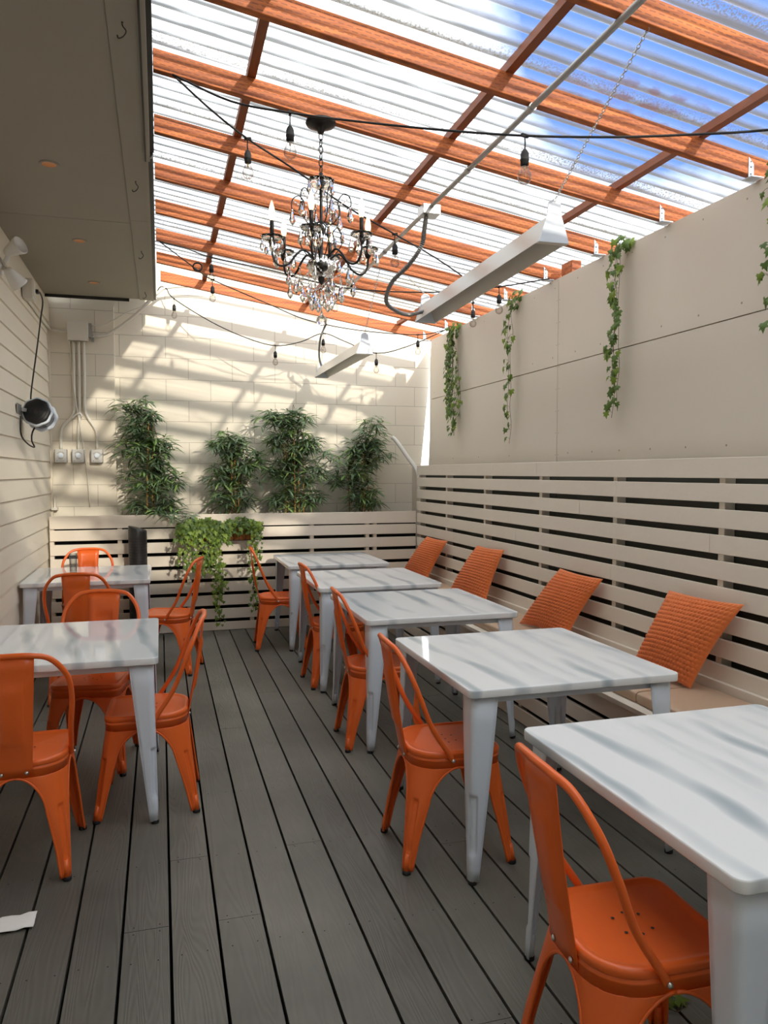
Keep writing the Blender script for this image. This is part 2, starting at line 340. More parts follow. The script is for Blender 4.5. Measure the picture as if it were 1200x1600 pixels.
def m_sheet():
    """weathered clear corrugated plastic; dirt lies above each rafter, corrugation shading is painted into the valleys"""
    m = bpy.data.materials.new('clear corrugated plastic'); m.use_nodes = True; nt = m.node_tree
    nt.nodes.remove(nt.nodes['Principled BSDF']); out = nt.nodes['Material Output']
    tc = N(m, 'ShaderNodeTexCoord'); sp = N(m, 'ShaderNodeSeparateXYZ'); LK(m, tc.outputs['Object'], sp.inputs[0])
    wv = N(m, 'ShaderNodeMath', operation='MULTIPLY_ADD'); LK(m, sp.outputs[1], wv.inputs[0]); wv.inputs[1].default_value = 2 * pi / .098; wv.inputs[2].default_value = 0
    sn = N(m, 'ShaderNodeMath', operation='SINE'); LK(m, wv.outputs[0], sn.inputs[0])
    mp = N(m, 'ShaderNodeMapping'); mp.inputs['Scale'].default_value = (1.4, 9, 1); LK(m, tc.outputs['Object'], mp.inputs[0])
    nz = N(m, 'ShaderNodeTexNoise'); nz.inputs['Scale'].default_value = 2.0; nz.inputs['Detail'].default_value = 6; LK(m, mp.outputs[0], nz.inputs[0])
    # haze amount: more in the valleys
    hz = N(m, 'ShaderNodeMapRange'); LK(m, sn.outputs[0], hz.inputs[0]); hz.inputs[1].default_value = -1; hz.inputs[2].default_value = 1; hz.inputs[3].default_value = .28; hz.inputs[4].default_value = .06
    tr = N(m, 'ShaderNodeBsdfTransparent'); tr.inputs[0].default_value = (.95, .96, .97, 1)
    tl = N(m, 'ShaderNodeBsdfTranslucent'); tl.inputs[0].default_value = (.62, .62, .60, 1)
    m1 = N(m, 'ShaderNodeMixShader'); LK(m, hz.outputs[0], m1.inputs[0]); LK(m, tr.outputs[0], m1.inputs[1]); LK(m, tl.outputs[0], m1.inputs[2])
    gl = N(m, 'ShaderNodeBsdfGlossy'); gl.inputs['Roughness'].default_value = .12
    lw = N(m, 'ShaderNodeLayerWeight'); lw.inputs[0].default_value = .3; pw = N(m, 'ShaderNodeMath', operation='POWER'); LK(m, lw.outputs['Facing'], pw.inputs[0]); pw.inputs[1].default_value = 4
    fr = N(m, 'ShaderNodeMath', operation='MULTIPLY_ADD'); LK(m, pw.outputs[0], fr.inputs[0]); fr.inputs[1].default_value = .3; fr.inputs[2].default_value = .03
    m2 = N(m, 'ShaderNodeMixShader'); LK(m, fr.outputs[0], m2.inputs[0]); LK(m, m1.outputs[0], m2.inputs[1]); LK(m, gl.outputs[0], m2.inputs[2])
    # dirt: speckle band on the up-roof side of every rafter; the valley stripes are painted shading
    ph = N(m, 'ShaderNodeMath', operation='MULTIPLY_ADD'); LK(m, sp.outputs[1], ph.inputs[0]); ph.inputs[1].default_value = 1 / .64; ph.inputs[2].default_value = -2.31 / .64 + 10
    frc = N(m, 'ShaderNodeMath', operation='FRACT'); LK(m, ph.outputs[0], frc.inputs[0])
    b1 = N(m, 'ShaderNodeMapRange'); LK(m, frc.outputs[0], b1.inputs[0]); b1.inputs[1].default_value = .84; b1.inputs[2].default_value = .93; b1.inputs[3].default_value = 0; b1.inputs[4].default_value = 1
    dn = N(m, 'ShaderNodeTexNoise'); dn.inputs['Scale'].default_value = 130; dn.inputs['Detail'].default_value = 5; LK(m, tc.outputs['Object'], dn.inputs[0])
    mul = N(m, 'ShaderNodeMath', operation='MULTIPLY'); LK(m, b1.outputs[0], mul.inputs[0])
    ds = N(m, 'ShaderNodeMapRange'); LK(m, dn.outputs[0], ds.inputs[0]); ds.inputs[1].default_value = .46; ds.inputs[2].default_value = .60; LK(m, ds.outputs[0], mul.inputs[1])
    # leaf litter smear lying on one stretch of the roof
    ax = N(m, 'ShaderNodeVectorMath', operation='DISTANCE'); 
    msc = N(m, 'ShaderNodeMapping'); msc.inputs['Scale'].default_value = (1, 1.6, 0); LK(m, tc.outputs['Object'], msc.inputs[0]); LK(m, msc.outputs[0], ax.inputs[0]); ax.inputs[1].default_value = (2.0, 2.93 * 1.6, 0)
    lm = N(m, 'ShaderNodeMapRange'); LK(m, ax.outputs['Value'], lm.inputs[0]); lm.inputs[1].default_value = .55; lm.inputs[2].default_value = .15; lm.inputs[3].default_value = 0; lm.inputs[4].default_value = 1
    ln = N(m, 'ShaderNodeTexNoise'); ln.inputs['Scale'].default_value = 30; ln.inputs['Detail'].default_value = 6
    lmp = N(m, 'ShaderNodeMapping'); lmp.inputs['Scale'].default_value = (.5, 1, 1); LK(m, tc.outputs['Object'], lmp.inputs[0]); LK(m, lmp.outputs[0], ln.inputs[0])
    l2 = N(m, 'ShaderNodeMapRange'); LK(m, ln.outputs[0], l2.inputs[0]); l2.inputs[1].default_value = .45; l2.inputs[2].default_value = .62
    l3 = N(m, 'ShaderNodeMath', operation='MULTIPLY'); LK(m, lm.outputs[0], l3.inputs[0]); LK(m, l2.outputs[0], l3.inputs[1])
    l4 = N(m, 'ShaderNodeMapRange'); LK(m, sn.outputs[0], l4.inputs[0]); l4.inputs[1].default_value = -.4; l4.inputs[2].default_value = .5; l4.inputs[3].default_value = .75; l4.inputs[4].default_value = .15
    l5 = N(m, 'ShaderNodeMath', operation='MULTIPLY'); LK(m, l3.outputs[0], l5.inputs[0]); LK(m, l4.outputs[0], l5.inputs[1])
    mxx = N(m, 'ShaderNodeMath', operation='MULTIPLY'); LK(m, mul.outputs[0], mxx.inputs[0]); mxx.inputs[1].default_value = .75
    dirt = N(m, 'ShaderNodeBsdfTranslucent'); dirt.inputs[0].default_value = (.125, .10, .062, 1)
    lit = N(m, 'ShaderNodeBsdfTranslucent'); lit.inputs[0].default_value = (.12, .062, .06, 1)
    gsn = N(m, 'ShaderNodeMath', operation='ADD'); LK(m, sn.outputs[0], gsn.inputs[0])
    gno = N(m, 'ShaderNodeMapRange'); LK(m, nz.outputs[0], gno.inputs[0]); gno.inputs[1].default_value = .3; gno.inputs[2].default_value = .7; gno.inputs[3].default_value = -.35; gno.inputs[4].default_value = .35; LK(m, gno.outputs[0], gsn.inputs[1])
    gr = N(m, 'ShaderNodeMapRange'); LK(m, gsn.outputs[0], gr.inputs[0]); gr.inputs[1].default_value = .0; gr.inputs[2].default_value = -.95; gr.inputs[3].default_value = 0; gr.inputs[4].default_value = .90  # valley stripes: corrugation shade and streaks painted into the plastic
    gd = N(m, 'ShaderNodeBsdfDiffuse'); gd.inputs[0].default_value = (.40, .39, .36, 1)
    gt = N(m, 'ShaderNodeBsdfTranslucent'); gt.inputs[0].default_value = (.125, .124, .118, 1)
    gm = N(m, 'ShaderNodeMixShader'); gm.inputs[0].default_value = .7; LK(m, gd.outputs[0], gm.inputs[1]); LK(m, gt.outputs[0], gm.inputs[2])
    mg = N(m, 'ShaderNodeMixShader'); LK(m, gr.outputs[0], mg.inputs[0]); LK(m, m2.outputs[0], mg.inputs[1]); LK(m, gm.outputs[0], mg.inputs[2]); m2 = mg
    m3 = N(m, 'ShaderNodeMixShader'); LK(m, mxx.outputs[0], m3.inputs[0]); LK(m, m2.outputs[0], m3.inputs[1]); LK(m, dirt.outputs[0], m3.inputs[2])
    m4 = N(m, 'ShaderNodeMixShader'); LK(m, l5.outputs[0], m4.inputs[0]); LK(m, m3.outputs[0], m4.inputs[1]); LK(m, lit.outputs[0], m4.inputs[2])
    LK(m, m4.outputs[0], out.inputs[0])
    return m
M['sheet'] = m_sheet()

def m_knit():
    m = mat('orange knitted cover', (.74, .18, .04), .8, 0, .12, 20, .5, 220)
    b = m.node_tree.nodes['Principled BSDF']; b.inputs['Sheen Weight'].default_value = .3
    return m
M['knit'] = m_knit()

# ------------------------------------------------------------------ room shell
WL, WR, WB = -1.0, 2.62, 7.92          # left wall, right panel, back wall
Y0 = -1.15                             # face of the added wall behind the viewer
def zb(x): return 3.28 - .16 * x       # underside of the rafters

# floor: deck boards with gaps
fb = MB()
joints = {0: [3.07], 1: [2.606], 2: [4.6, 1.2], -1: [2.62], 3: [3.07, 6.2], 4: [5.3], 5: [1.9], 6: [4.4], 7: [2.9], -2: [4.9], -3: [3.6], 8: [5.8], 9: [3.7], 10: [2.2], 11: [4.9], 12: [3.2]}
for k in range(-7, 18):
    x0 = .012 + .1535 * k + .005; x1 = x0 + .1435
    ys = [Y0] + sorted(joints.get(k, [random.uniform(1, 7)])) + [WB + .02]
    for a, b_ in zip(ys[:-1], ys[1:]):
        fb.box(x0, x1, a + .0012, b_ - .0012, -.035, 0)
        for yy in (a + .02, b_ - .02):
            for xx in (x0 + .03, x1 - .03): fb.disc((xx, yy, .0006), (0, 0, 1), .0032, 6, 1)
    y = -.6
    while y < 7.8:
        for xx in (x0 + .03, x1 - .03): fb.disc((xx + random.uniform(-.006, .006), y + random.uniform(-.01, .01), .0006), (0, 0, 1), .003, 6, 1)
        y += .61
fb.box(WL - .1, WR + .2, Y0, WB + .1, -.16, -.12, 1)
o = fb.build('floor', [M['deck'], M['void']]); struct(o, 'dark grey painted deck floor of long boards with black gaps', 'floor')

# left wall: lap siding
wl = MB()
z = 0.0; h = .148; prof = []
rows = []
while z < 3.13:
    prof += [(WL + .016, z + .004), (WL + .004, min(z + h, 3.13))]
    z += h
vs = []
for y in (Y0, WB):
    vs += [(x, y, zz) for x, zz in prof]
n = len(prof)
wl.add(vs, [(i, i + 1, n + i + 1, n + i) for i in range(n - 1)])
wl.box(WL - .05, WL + .001, Y0, WB, -.2, 3.2)
wl.box(WL, WL + .024, Y0, 7.85, 2.93, 3.129)       # flat board under the soffit
wl.box(WL, WL + .028, 7.82, 7.85, 0, 2.93)        # corner strip
o = wl.build('wall_left', M['cream']); struct(o, 'cream painted lap siding wall on the left', 'wall')

# back wall of painted block, pilaster on its left
wb = MB()
xt, xb = 2.83, 2.665
def xe(zz): return lerp(xb, xt, (zz - 1.0) / 1.65)
wb.prism([(WL - .1, -.2), (xe(0.0), -.2), (xe(0.0), 0), (xe(3.05), 3.05), (xe(3.05), 3.6), (WL - .1, 3.6)], 1, WB, WB + .2)
wb.box(WL, -.405, 7.85, WB, 0, 3.12)
o = wb.build('wall_back', M['block']); struct(o, 'cream painted concrete block wall at the back', 'wall')

# right wall of large painted panels
wr = MB()
def pan(y0, y1, z0, z1, slant=0, mi=0):
    g = .003
    wr.add([(WR, y0 + g, z0 + g), (WR, y1 - g + slant, z0 + g), (WR, y1 - g, z1 - g), (WR, y0 + g, z1 - g),
            (WR + .02, y0 + g, z0 + g), (WR + .02, y1 - g + slant, z0 + g), (WR + .02, y1 - g, z1 - g), (WR + .02, y0 + g, z1 - g)],
           [(0, 1, 2, 3), (7, 6, 5, 4), (0, 4, 5, 1), (1, 5, 6, 2), (2, 6, 7, 3), (3, 7, 4, 0)], mi)
for y0, y1, sl in ((Y0, -.13, 0), (-.13, 2.31, 0), (2.31, 4.75, 0), (4.75, 7.31, .07)):
    pan(y0, y1, 2.26, 2.85); 
    pan(y0, y1, 1.58, 2.26, sl); pan(y0, y1 if sl == 0 else 7.49, 0, 1.58, 0, 2)
pan(7.49, 7.915, 0, 1.585)
wr.box(WR + .021, WR + .11, Y0, 7.28, 0, 2.845)
wr.box(WR + .021, WR + .06, 7.28, 7.40, 0, 2.70); wr.box(WR + .19, WR + .22, Y0, 7.86, -.2, 2.86)  # second box: unseen outer board added to stop sun through the corner gap
yy = 2.4
while yy < 7.2:
    wr.disc((WR - .0006, yy, 2.79), (-1, 0, 0), .005, 7, 1)
    if random.random() < .7: wr.disc((WR - .0006, yy + .02, 2.32), (-1, 0, 0), .006, 7, 1)
    if random.random() < .6: wr.disc((WR - .0006, yy + .1, 1.66), (-1, 0, 0), .006, 7, 1)
    yy += .3
for zz in [1.65 + .15 * k for k in range(8)]:
    for dy in (-.02, .02): wr.disc((WR - .0006, 4.75 + dy, zz), (-1, 0, 0), .004, 7, 1)
o = wr.build('wall_right', [M['panel'], M['screw'], mat('dark grey green board', (.085, .085, .07), .7)]); struct(o, 'beige painted panel wall on the right with dark seams', 'wall')

# unseen wall added behind the viewer to keep the sun off the deck
wf = MB()
wf.box(-4.5, -.45, Y0 - .3, Y0, 0, 4.0); wf.box(.75, 6.5, Y0 - .3, Y0, 0, 4.0); wf.box(-.45, .75, Y0 - .3, Y0, 2.15, 4.0)
wf.box(-.449, .749, Y0 - .2, Y0 - .15, 0, 2.149)  # slab added to stop sun through the doorway
o = wf.build('wall_sunblock', M['cream']); struct(o, 'cream unseen wall added behind the terrace to shade the deck', 'wall')

# soffit
sf = MB()
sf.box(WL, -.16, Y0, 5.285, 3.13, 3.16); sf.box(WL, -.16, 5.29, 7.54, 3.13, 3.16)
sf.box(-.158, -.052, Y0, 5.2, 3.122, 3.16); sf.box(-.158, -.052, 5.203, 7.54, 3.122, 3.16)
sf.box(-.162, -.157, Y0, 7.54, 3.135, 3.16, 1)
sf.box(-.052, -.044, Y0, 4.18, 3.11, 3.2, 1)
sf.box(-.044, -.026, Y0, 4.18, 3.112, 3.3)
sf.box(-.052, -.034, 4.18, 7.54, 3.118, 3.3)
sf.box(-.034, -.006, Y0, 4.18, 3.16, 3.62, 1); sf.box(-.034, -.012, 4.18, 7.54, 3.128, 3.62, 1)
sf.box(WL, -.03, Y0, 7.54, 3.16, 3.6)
sf.box(WL, -.03, 7.54, 7.87, 3.34, 3.6)  # unseen infill added to keep sky light off the pilaster top
sf.box(-.97, -.25, 7.541, 7.56, 3.105, 3.6, 1)  # dark strip painted in for the shadow gap at the soffit end
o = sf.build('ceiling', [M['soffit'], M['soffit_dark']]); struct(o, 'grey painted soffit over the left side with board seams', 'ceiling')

# corrugated roof sheets
cs = MB()
def zs(x): return zb(x) + .09 + .038 + .010
Ya, Yb = -.9, 6.86
rows = []
ny = int((Yb - Ya) / .0095)
for x in (-.02, 1.0, 2.0, 2.86):
    rows.append([(x, lerp(Ya, Yb, i / ny), zs(x) + .012 * sin(lerp(Ya, Yb, i / ny) * 2 * pi / .098)) for i in range(ny + 1)])
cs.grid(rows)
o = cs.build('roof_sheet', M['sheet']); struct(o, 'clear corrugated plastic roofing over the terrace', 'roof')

# rafters, battens, brackets
ordn = ['first', 'second', 'third', 'fourth', 'fifth', 'sixth', 'seventh', 'eighth', 'ninth', 'tenth']
RY = [2.31 + .64 * k for k in range(9)]
RY[8] = 7.40
rl = ['nearest orange timber rafter, crossing the top right corner of the picture'] + \
     ['orange timber rafter, %s from the viewer' % ordn[k] for k in range(1, 8)] + ['last orange timber rafter, close to the block wall']
rl[1] = 'orange timber rafter, second from the viewer, with blue sky on both sides'
rl[2] = 'orange timber rafter, third from the viewer, carrying the chandelier'
for k, y in enumerate(RY):
    x0 = -.004 if k < 8 else .03; x1 = 2.80
    r = MB(); vs = []
    for x in (x0, x1):
        vs += [(x, y - .019, zb(x)), (x, y + .019, zb(x)), (x, y + .019, zb(x) + .09), (x, y - .019, zb(x) + .09)]
    r.add(vs, [(0, 1, 2, 3), (7, 6, 5, 4), (0, 4, 5, 1), (1, 5, 6, 2), (2, 6, 7, 3), (3, 7, 4, 0)])
    o = bevel(r.build('rafter', M['wood']), .002, 1)
    tag(o, rl[k], 'rafter', 'rafters under the clear roof')
for k, (x, lab) in enumerate(((.42, 'dark roof batten nearest the soffit, left of the chandelier'), (1.385, 'dark roof batten in the middle, right of the chandelier'), (2.31, 'dark roof batten nearest the right panel wall'))):
    b_ = MB(); zc = zb(x) + .09
    b_.box(x - .02, x + .02, 1.2, 7.42, zc, zc + .036)
    tag(b_.build('batten', M['batten']), lab, 'batten', 'battens across the rafters')
wbk = MB(); wbk.box(2.645, 2.715, 4.62, 4.76, 2.85, 2.94)
tag(bevel(wbk.build('wood_block', M['wood']), .003), 'short orange wood block on top of the right panel wall', 'wood block')
names = ['above the tall ivy vine nearest the viewer at right', 'second from the viewer', 'third from the viewer', 'fourth from the viewer', 'fifth from the viewer', 'sixth from the viewer', 'seventh from the viewer', 'last before the block wall']
for k in range(1, 9):
    y = RY[k]; b_ = MB(); x = 2.56; zc = zb(x)
    b_.add([(x, y - .0225, zc + .075), (x, y - .0225, zc - .012), (x + .028, y - .0225, zc - .016), (x + .028, y - .0225, zc + .045),
            (x, y - .0195, zc + .075), (x, y - .0195, zc - .012), (x + .028, y - .0195, zc - .016), (x + .028, y - .0195, zc + .045)],
           [(0, 1, 2, 3), (7, 6, 5, 4), (0, 4, 5, 1), (1, 5, 6, 2), (2, 6, 7, 3), (3, 7, 4, 0)])
    b_.box(x + .002, WR + .01, y - .04, y + .02, zc - .016, zc - .012)
    for dz in (.0, .03, .055): b_.disc((x + .012, y - .0232, zc + dz), (0, -1, 0), .004, 7, 1)
    lab = 'white metal rafter tie on the right panel wall, ' + ('nearest the viewer' if k == 1 else names[k - 1])
    tag(b_.build('rafter_bracket', [M['white_metal'], M['ink']]), lab, 'bracket', 'rafter ties along the right wall')

# ------------------------------------------------------------------ slatted fence, screen and bench
def slat_x(mb, x0, x1, y, z0, z1, t=.02): mb.box(x0, x1, y, y + t, z0, z1)
fence = thing('slat_fence', 'low cream fence of horizontal boards in front of the block wall', 'fence', (.75, 7.52, 0))
fence_off = Vector((-.75, -7.52, 0))
def fpart(mb, name, m):
    mb.v = [tuple(Vector(p) + fence_off) for p in mb.v]; return bevel(mb.build(name, m, fence), .0025, 2)
tops = [1.13 - .131 * k for k in range(9)]
for k, t in enumerate(tops):
    b_ = MB(); slat_x(b_, WL + .03, 2.535, 7.52, max(.004, t - (.118 if k == 0 else .098)), t); fpart(b_, 'board', M['slat'])
for x in (-.955, -.369, .256, .85, 1.447, 2.02, 2.10):
    b_ = MB(); b_.box(x - .019, x + .019, 7.5405, 7.60, 0, 1.12); fpart(b_, 'post', M['slat'])

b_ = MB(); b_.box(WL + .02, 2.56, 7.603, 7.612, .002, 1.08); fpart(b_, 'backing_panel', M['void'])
scr = thing('slat_screen', 'tall cream screen of horizontal boards behind the bench cushions', 'screen', (2.535, 5, 0))
so = Vector((-2.535, -5, 0))
def spart(par, off, mb, name, m):
    mb.v = [tuple(Vector(p) + off) for p in mb.v]; return bevel(mb.build(name, m, par), .0025, 2)
for k in range(9):
    t = 1.6 - .1225 * k
    b_ = MB(); cut = [4.88, 3.9, 4.3, 3.1, 5.2, 3.94, 4.6, 3.3, 5.0][k]
    lo = t - (.098 if k == 0 else .089)
    b_.box(2.535, 2.555, 1.2, cut - .001, lo, t); b_.box(2.535, 2.555, cut + .001, 7.50, lo, t)
    spart(scr, so, b_, 'board', M['slat'])
for y in (2.13, 3.045, 3.936, 4.853, 5.82, 6.696, 7.46):
    b_ = MB(); b_.box(2.5555, 2.615, y - .02, y + .02, 0, 1.585); spart(scr, so, b_, 'post', M['slat'])

bench = thing('bench', 'built-in cream slatted bench along the right wall under the tan cushions', 'bench', (2.3, 4.5, 0))
bo = Vector((-2.3, -4.5, 0))
b_ = MB(); b_.box(2.06, 2.53, 1.2, 7.50, .43, .455); spart(bench, bo, b_, 'seat_board', M['slat'])
for z0, z1 in ((.33, .425), (.225, .305), (.115, .20), (.005, .09)):
    b_ = MB(); b_.box(2.09, 2.11, 1.2, 7.50, z0, z1); spart(bench, bo, b_, 'front_board', M['slat'])
for y in (2.2, 3.25, 4.25, 5.25, 6.25, 7.2):
    b_ = MB(); b_.box(2.111, 2.15, y - .02, y + .02, 0, .428); spart(bench, bo, b_, 'post', M['slat'])
b_ = MB(); b_.box(2.51, 2.533, 1.2, 7.50, .457, .545); spart(bench, bo, b_, 'back_rail', M['slat'])

# bench cushions
def cushion(y0, y1, lab):
    rows = []; X0, X1, Z0, Z1 = 2.115, 2.505, .457, .512
    prof = [(0, 0), (-.006, .012), (-.007, .03), (-.003, .047), (.010, .055), (.05, .056), (.2, .058), (.34, .056), (.375, .055), (.388, .045), (.390, .02), (.386, 0)]
    ny = 14
    for i in range(ny + 1):
        y = lerp(y0 + .004, y1 - .004, i / ny); e = min(i, ny - i)
        s_ = .93 if e == 0 else 1.0; sh = .012 if e == 0 else 0
        rows.append([(X0 + p * (1 if e else .98) + (.004 if e == 0 else 0), y + (0 if e else 0), Z0 + q * s_ + (.0015 * sin(i * 2.1 + p * 30) if q > .05 else 0)) for p, q in prof])
    c = MB(); c.grid(rows); n = len(prof)
    c.f.append(list(range(n))[::-1]); c.m.append(0); c.s.append(False); c.f.append([ny * n + k for k in range(n)]); c.m.append(0); c.s.append(False)
    tag(bevel(c.build('bench_cushion', M['cushion']), .003, 2), lab, 'cushion', 'tan cushions along the bench')
cl = ['tan bench cushion nearest the viewer, behind the nearest marble table', 'tan bench cushion just beyond the seam under the nearest orange pillow', 'tan bench cushion under the second and third orange pillows', 'tan bench cushion at the far end under the farthest pillow']
for (a, b2), lb in zip(((1.7, 3.06), (3.06, 4.2), (4.2, 5.31), (5.31, 6.40), (6.40, 7.47)), [cl[0], cl[1], 'tan bench cushion under the second orange pillow', 'tan bench cushion under the third orange pillow, between two seams', cl[3]]): cushion(a, b2, lb)

# knitted pillows from four corners (TL, TR, BL, BR)
def pillow(cor, lab, seed):
    TL, TR, BL, BR = [Vector(c) for c in cor]
    nU, nV = 120, 114
    nrm = ((TR - TL).cross(BL - TL)).normalized()
    if nrm.x > 0: nrm = -nrm
    rnd = random.Random(seed)
    def pt(u, v, side):
        # edges pinch in a little between the corners
        pu = .045 * sin(pi * v); pv = .035 * sin(pi * u)
        uu = lerp(pu, 1 - pu, u); vv = lerp(pv * .6, 1 - pv, v)
        p = TL.lerp(TR, uu).lerp(BL.lerp(BR, uu), vv)
        bul = (max(0, sin(pi * u)) ** .55) * (max(0, sin(pi * v)) ** .55)
        t = .074 * bul
        # rows of knitted loops
        r_ = v * 19; row = math.floor(r_); ph = row % 2 * .5
        knit = (.3 + .7 * abs(sin(pi * (r_ - row))) ** .6) * (.05 + .95 * abs(sin(pi * (u * 22 + ph))) ** .7)
        t += .012 * knit * min(1, bul * 3)
        return p + nrm * (t * side)
    pm = MB()
    pm.grid([[pt(i / nU, j / nV, 1) for i in range(nU + 1)] for j in range(nV + 1)])
    pm.grid([[pt(1 - i / 24, j / 24, -.45) for i in range(25)] for j in range(25)])
    o = pm.build('throw_pillow', M['knit'])
    return tag(o, lab, 'pillow', 'orange knitted pillows on the bench')
PL = [([(2.470, 3.313, .933), (2.500, 2.822, .939), (2.290, 3.36, .545), (2.375, 3.013, .515)], 'orange knitted pillow nearest the viewer, leaning on the slatted screen'),
      ([(2.470, 4.418, .911), (2.500, 3.962, .901), (2.300, 4.656, .518), (2.370, 4.145, .516)], 'orange knitted pillow second from the viewer, tilted behind the second table'),
      ([(2.470, 5.763, .937), (2.500, 5.319, .943), (2.310, 5.999, .526), (2.370, 5.373, .520)], 'orange knitted pillow third from the viewer'),
      ([(2.470, 6.996, .912), (2.500, 6.513, .909), (2.310, 7.30, .520), (2.370, 6.720, .516)], 'orange knitted pillow farthest away, by the corner of the slatted fences')]
for i, (c, lb) in enumerate(PL): pillow(c, lb, i)

# ------------------------------------------------------------------ chairs
def corner_pt(hx, hy, r, d):
    q = r * pi / 4
    if abs(d) <= q:
        a = pi / 4 + d / r; return (hx - r + r * cos(a), hy - r + r * sin(a))
    if d > 0: return (hx - r - (d - q), hy)
    return (hx, hy - r - (-d - q))
def perim(hx, hy, rf, rb, n=12, off=0):
    """closed outline, front corners (x>0) rounded by rf, rear ones by rb"""
    out = []
    for sx, sy, r in ((1, 1, rf), (-1, 1, rb), (-1, -1, rb), (1, -1, rf)):
        seg = []
        for k in range(n + 1):
            a = pi / 2 * k / n
            seg.append((sx * (hx - r) , sy * (hy - r), r + off, a))
        pts = []
        for (cx, cy, rr, a) in seg:
            if (sx, sy) == (1, 1): ang = a
            elif (sx, sy) == (-1, 1): ang = pi / 2 + a
            elif (sx, sy) == (-1, -1): ang = pi + a
            else: ang = 1.5 * pi + a
            pts.append((cx + rr * cos(ang), cy + rr * sin(ang)))
        out += pts
        # straight run subdivision
        nx = {(1, 1): (-1, 1), (-1, 1): (-1, -1), (-1, -1): (1, -1), (1, -1): (1, 1)}[(sx, sy)]
        r2 = rf if nx[0] > 0 else rb
        st = {(1, 1): pi / 2, (-1, 1): pi, (-1, -1): 1.5 * pi, (1, -1): 2 * pi}[(sx, sy)]
        e = (nx[0] * (hx - r2) + (r2 + off) * cos(st), nx[1] * (hy - r2) + (r2 + off) * sin(st)); p = pts[-1]
        for k in range(1, 6): out.append((lerp(p[0], e[0], k / 6), lerp(p[1], e[1], k / 6)))
    return out
ZT = .392
def leg_mesh(sx, sy, rubber=True):
    hxT, hyT, hxB, hyB = .176, .172, .222, (.205 if sx > 0 else .188)
    rT = .05 if sx > 0 else .115
    zl = [ZT, .390, .386, .380, .370, .357, .34, .32, .30, .285, .279, .273, .266, .255, .23, .20, .16, .12, .095, .085, .075, .065, .05, .03, .012]
    us = [-1, -.86, -.68, -.52, -.0175, -.0135, -.0105, -.005, 0, .005, .0105, .0135, .0175, .52, .68, .86, 1]
    rows = []; eA = []; eB = []
    for z in zl:
        t = 1 - z / ZT; t = max(0, t)
        hx = lerp(hxT, hxB, t); hy = lerp(hyT, hyB, t); r = lerp(rT, .020, min(1, t * 1.5))
        q = r * pi / 4
        fullx = q + hx - r; fully = q + hy - r      # d>0 runs along x, d<0 along y
        zq = .262; wl_ = .053
        if z >= zq:
            s_ = sqrt(max(0, 1 - ((z - zq) / (ZT - zq)) ** 2))
            Lx = fullx - (fullx - wl_) * s_; Ly = fully - (fully - wl_) * s_
        else:
            Lx = Ly = lerp(.024, wl_, (z - .012) / (zq - .012))
        row = []
        for u in us:
            Lc = Lx if u > 0 else Ly; d = u * Lc if abs(u) > .1 else u * min(1, Lc / .036)
            x, y = corner_pt(hx, hy, r, d)
            # pressed groove down the middle of the lower leg
            g = (1.0 if abs(u) < .0108 else 0.0) * sstep(.066, .09, z) * (1 - sstep(.268, .281, z)) * .0075
            x -= g * .707; y -= g * .707
            row.append(Vector((sx * x, sy * y, z)))
        if sx * sy < 0: row = row[::-1]
        rows.append(row); eA.append(row[0]); eB.append(row[-1])
    m = MB(); m.grid(rows)
    m.tube(eA, .0052, 6); m.tube(eB, .0052, 6)
    # foot sleeve
    fx, fy = sx * (hxB - .010), sy * (hyB - .010)
    m.tube([(fx - sx * .006, fy - sy * .006, .075), (fx, fy, .012)], [.010, .0145], 10)
    return m, (fx, fy)
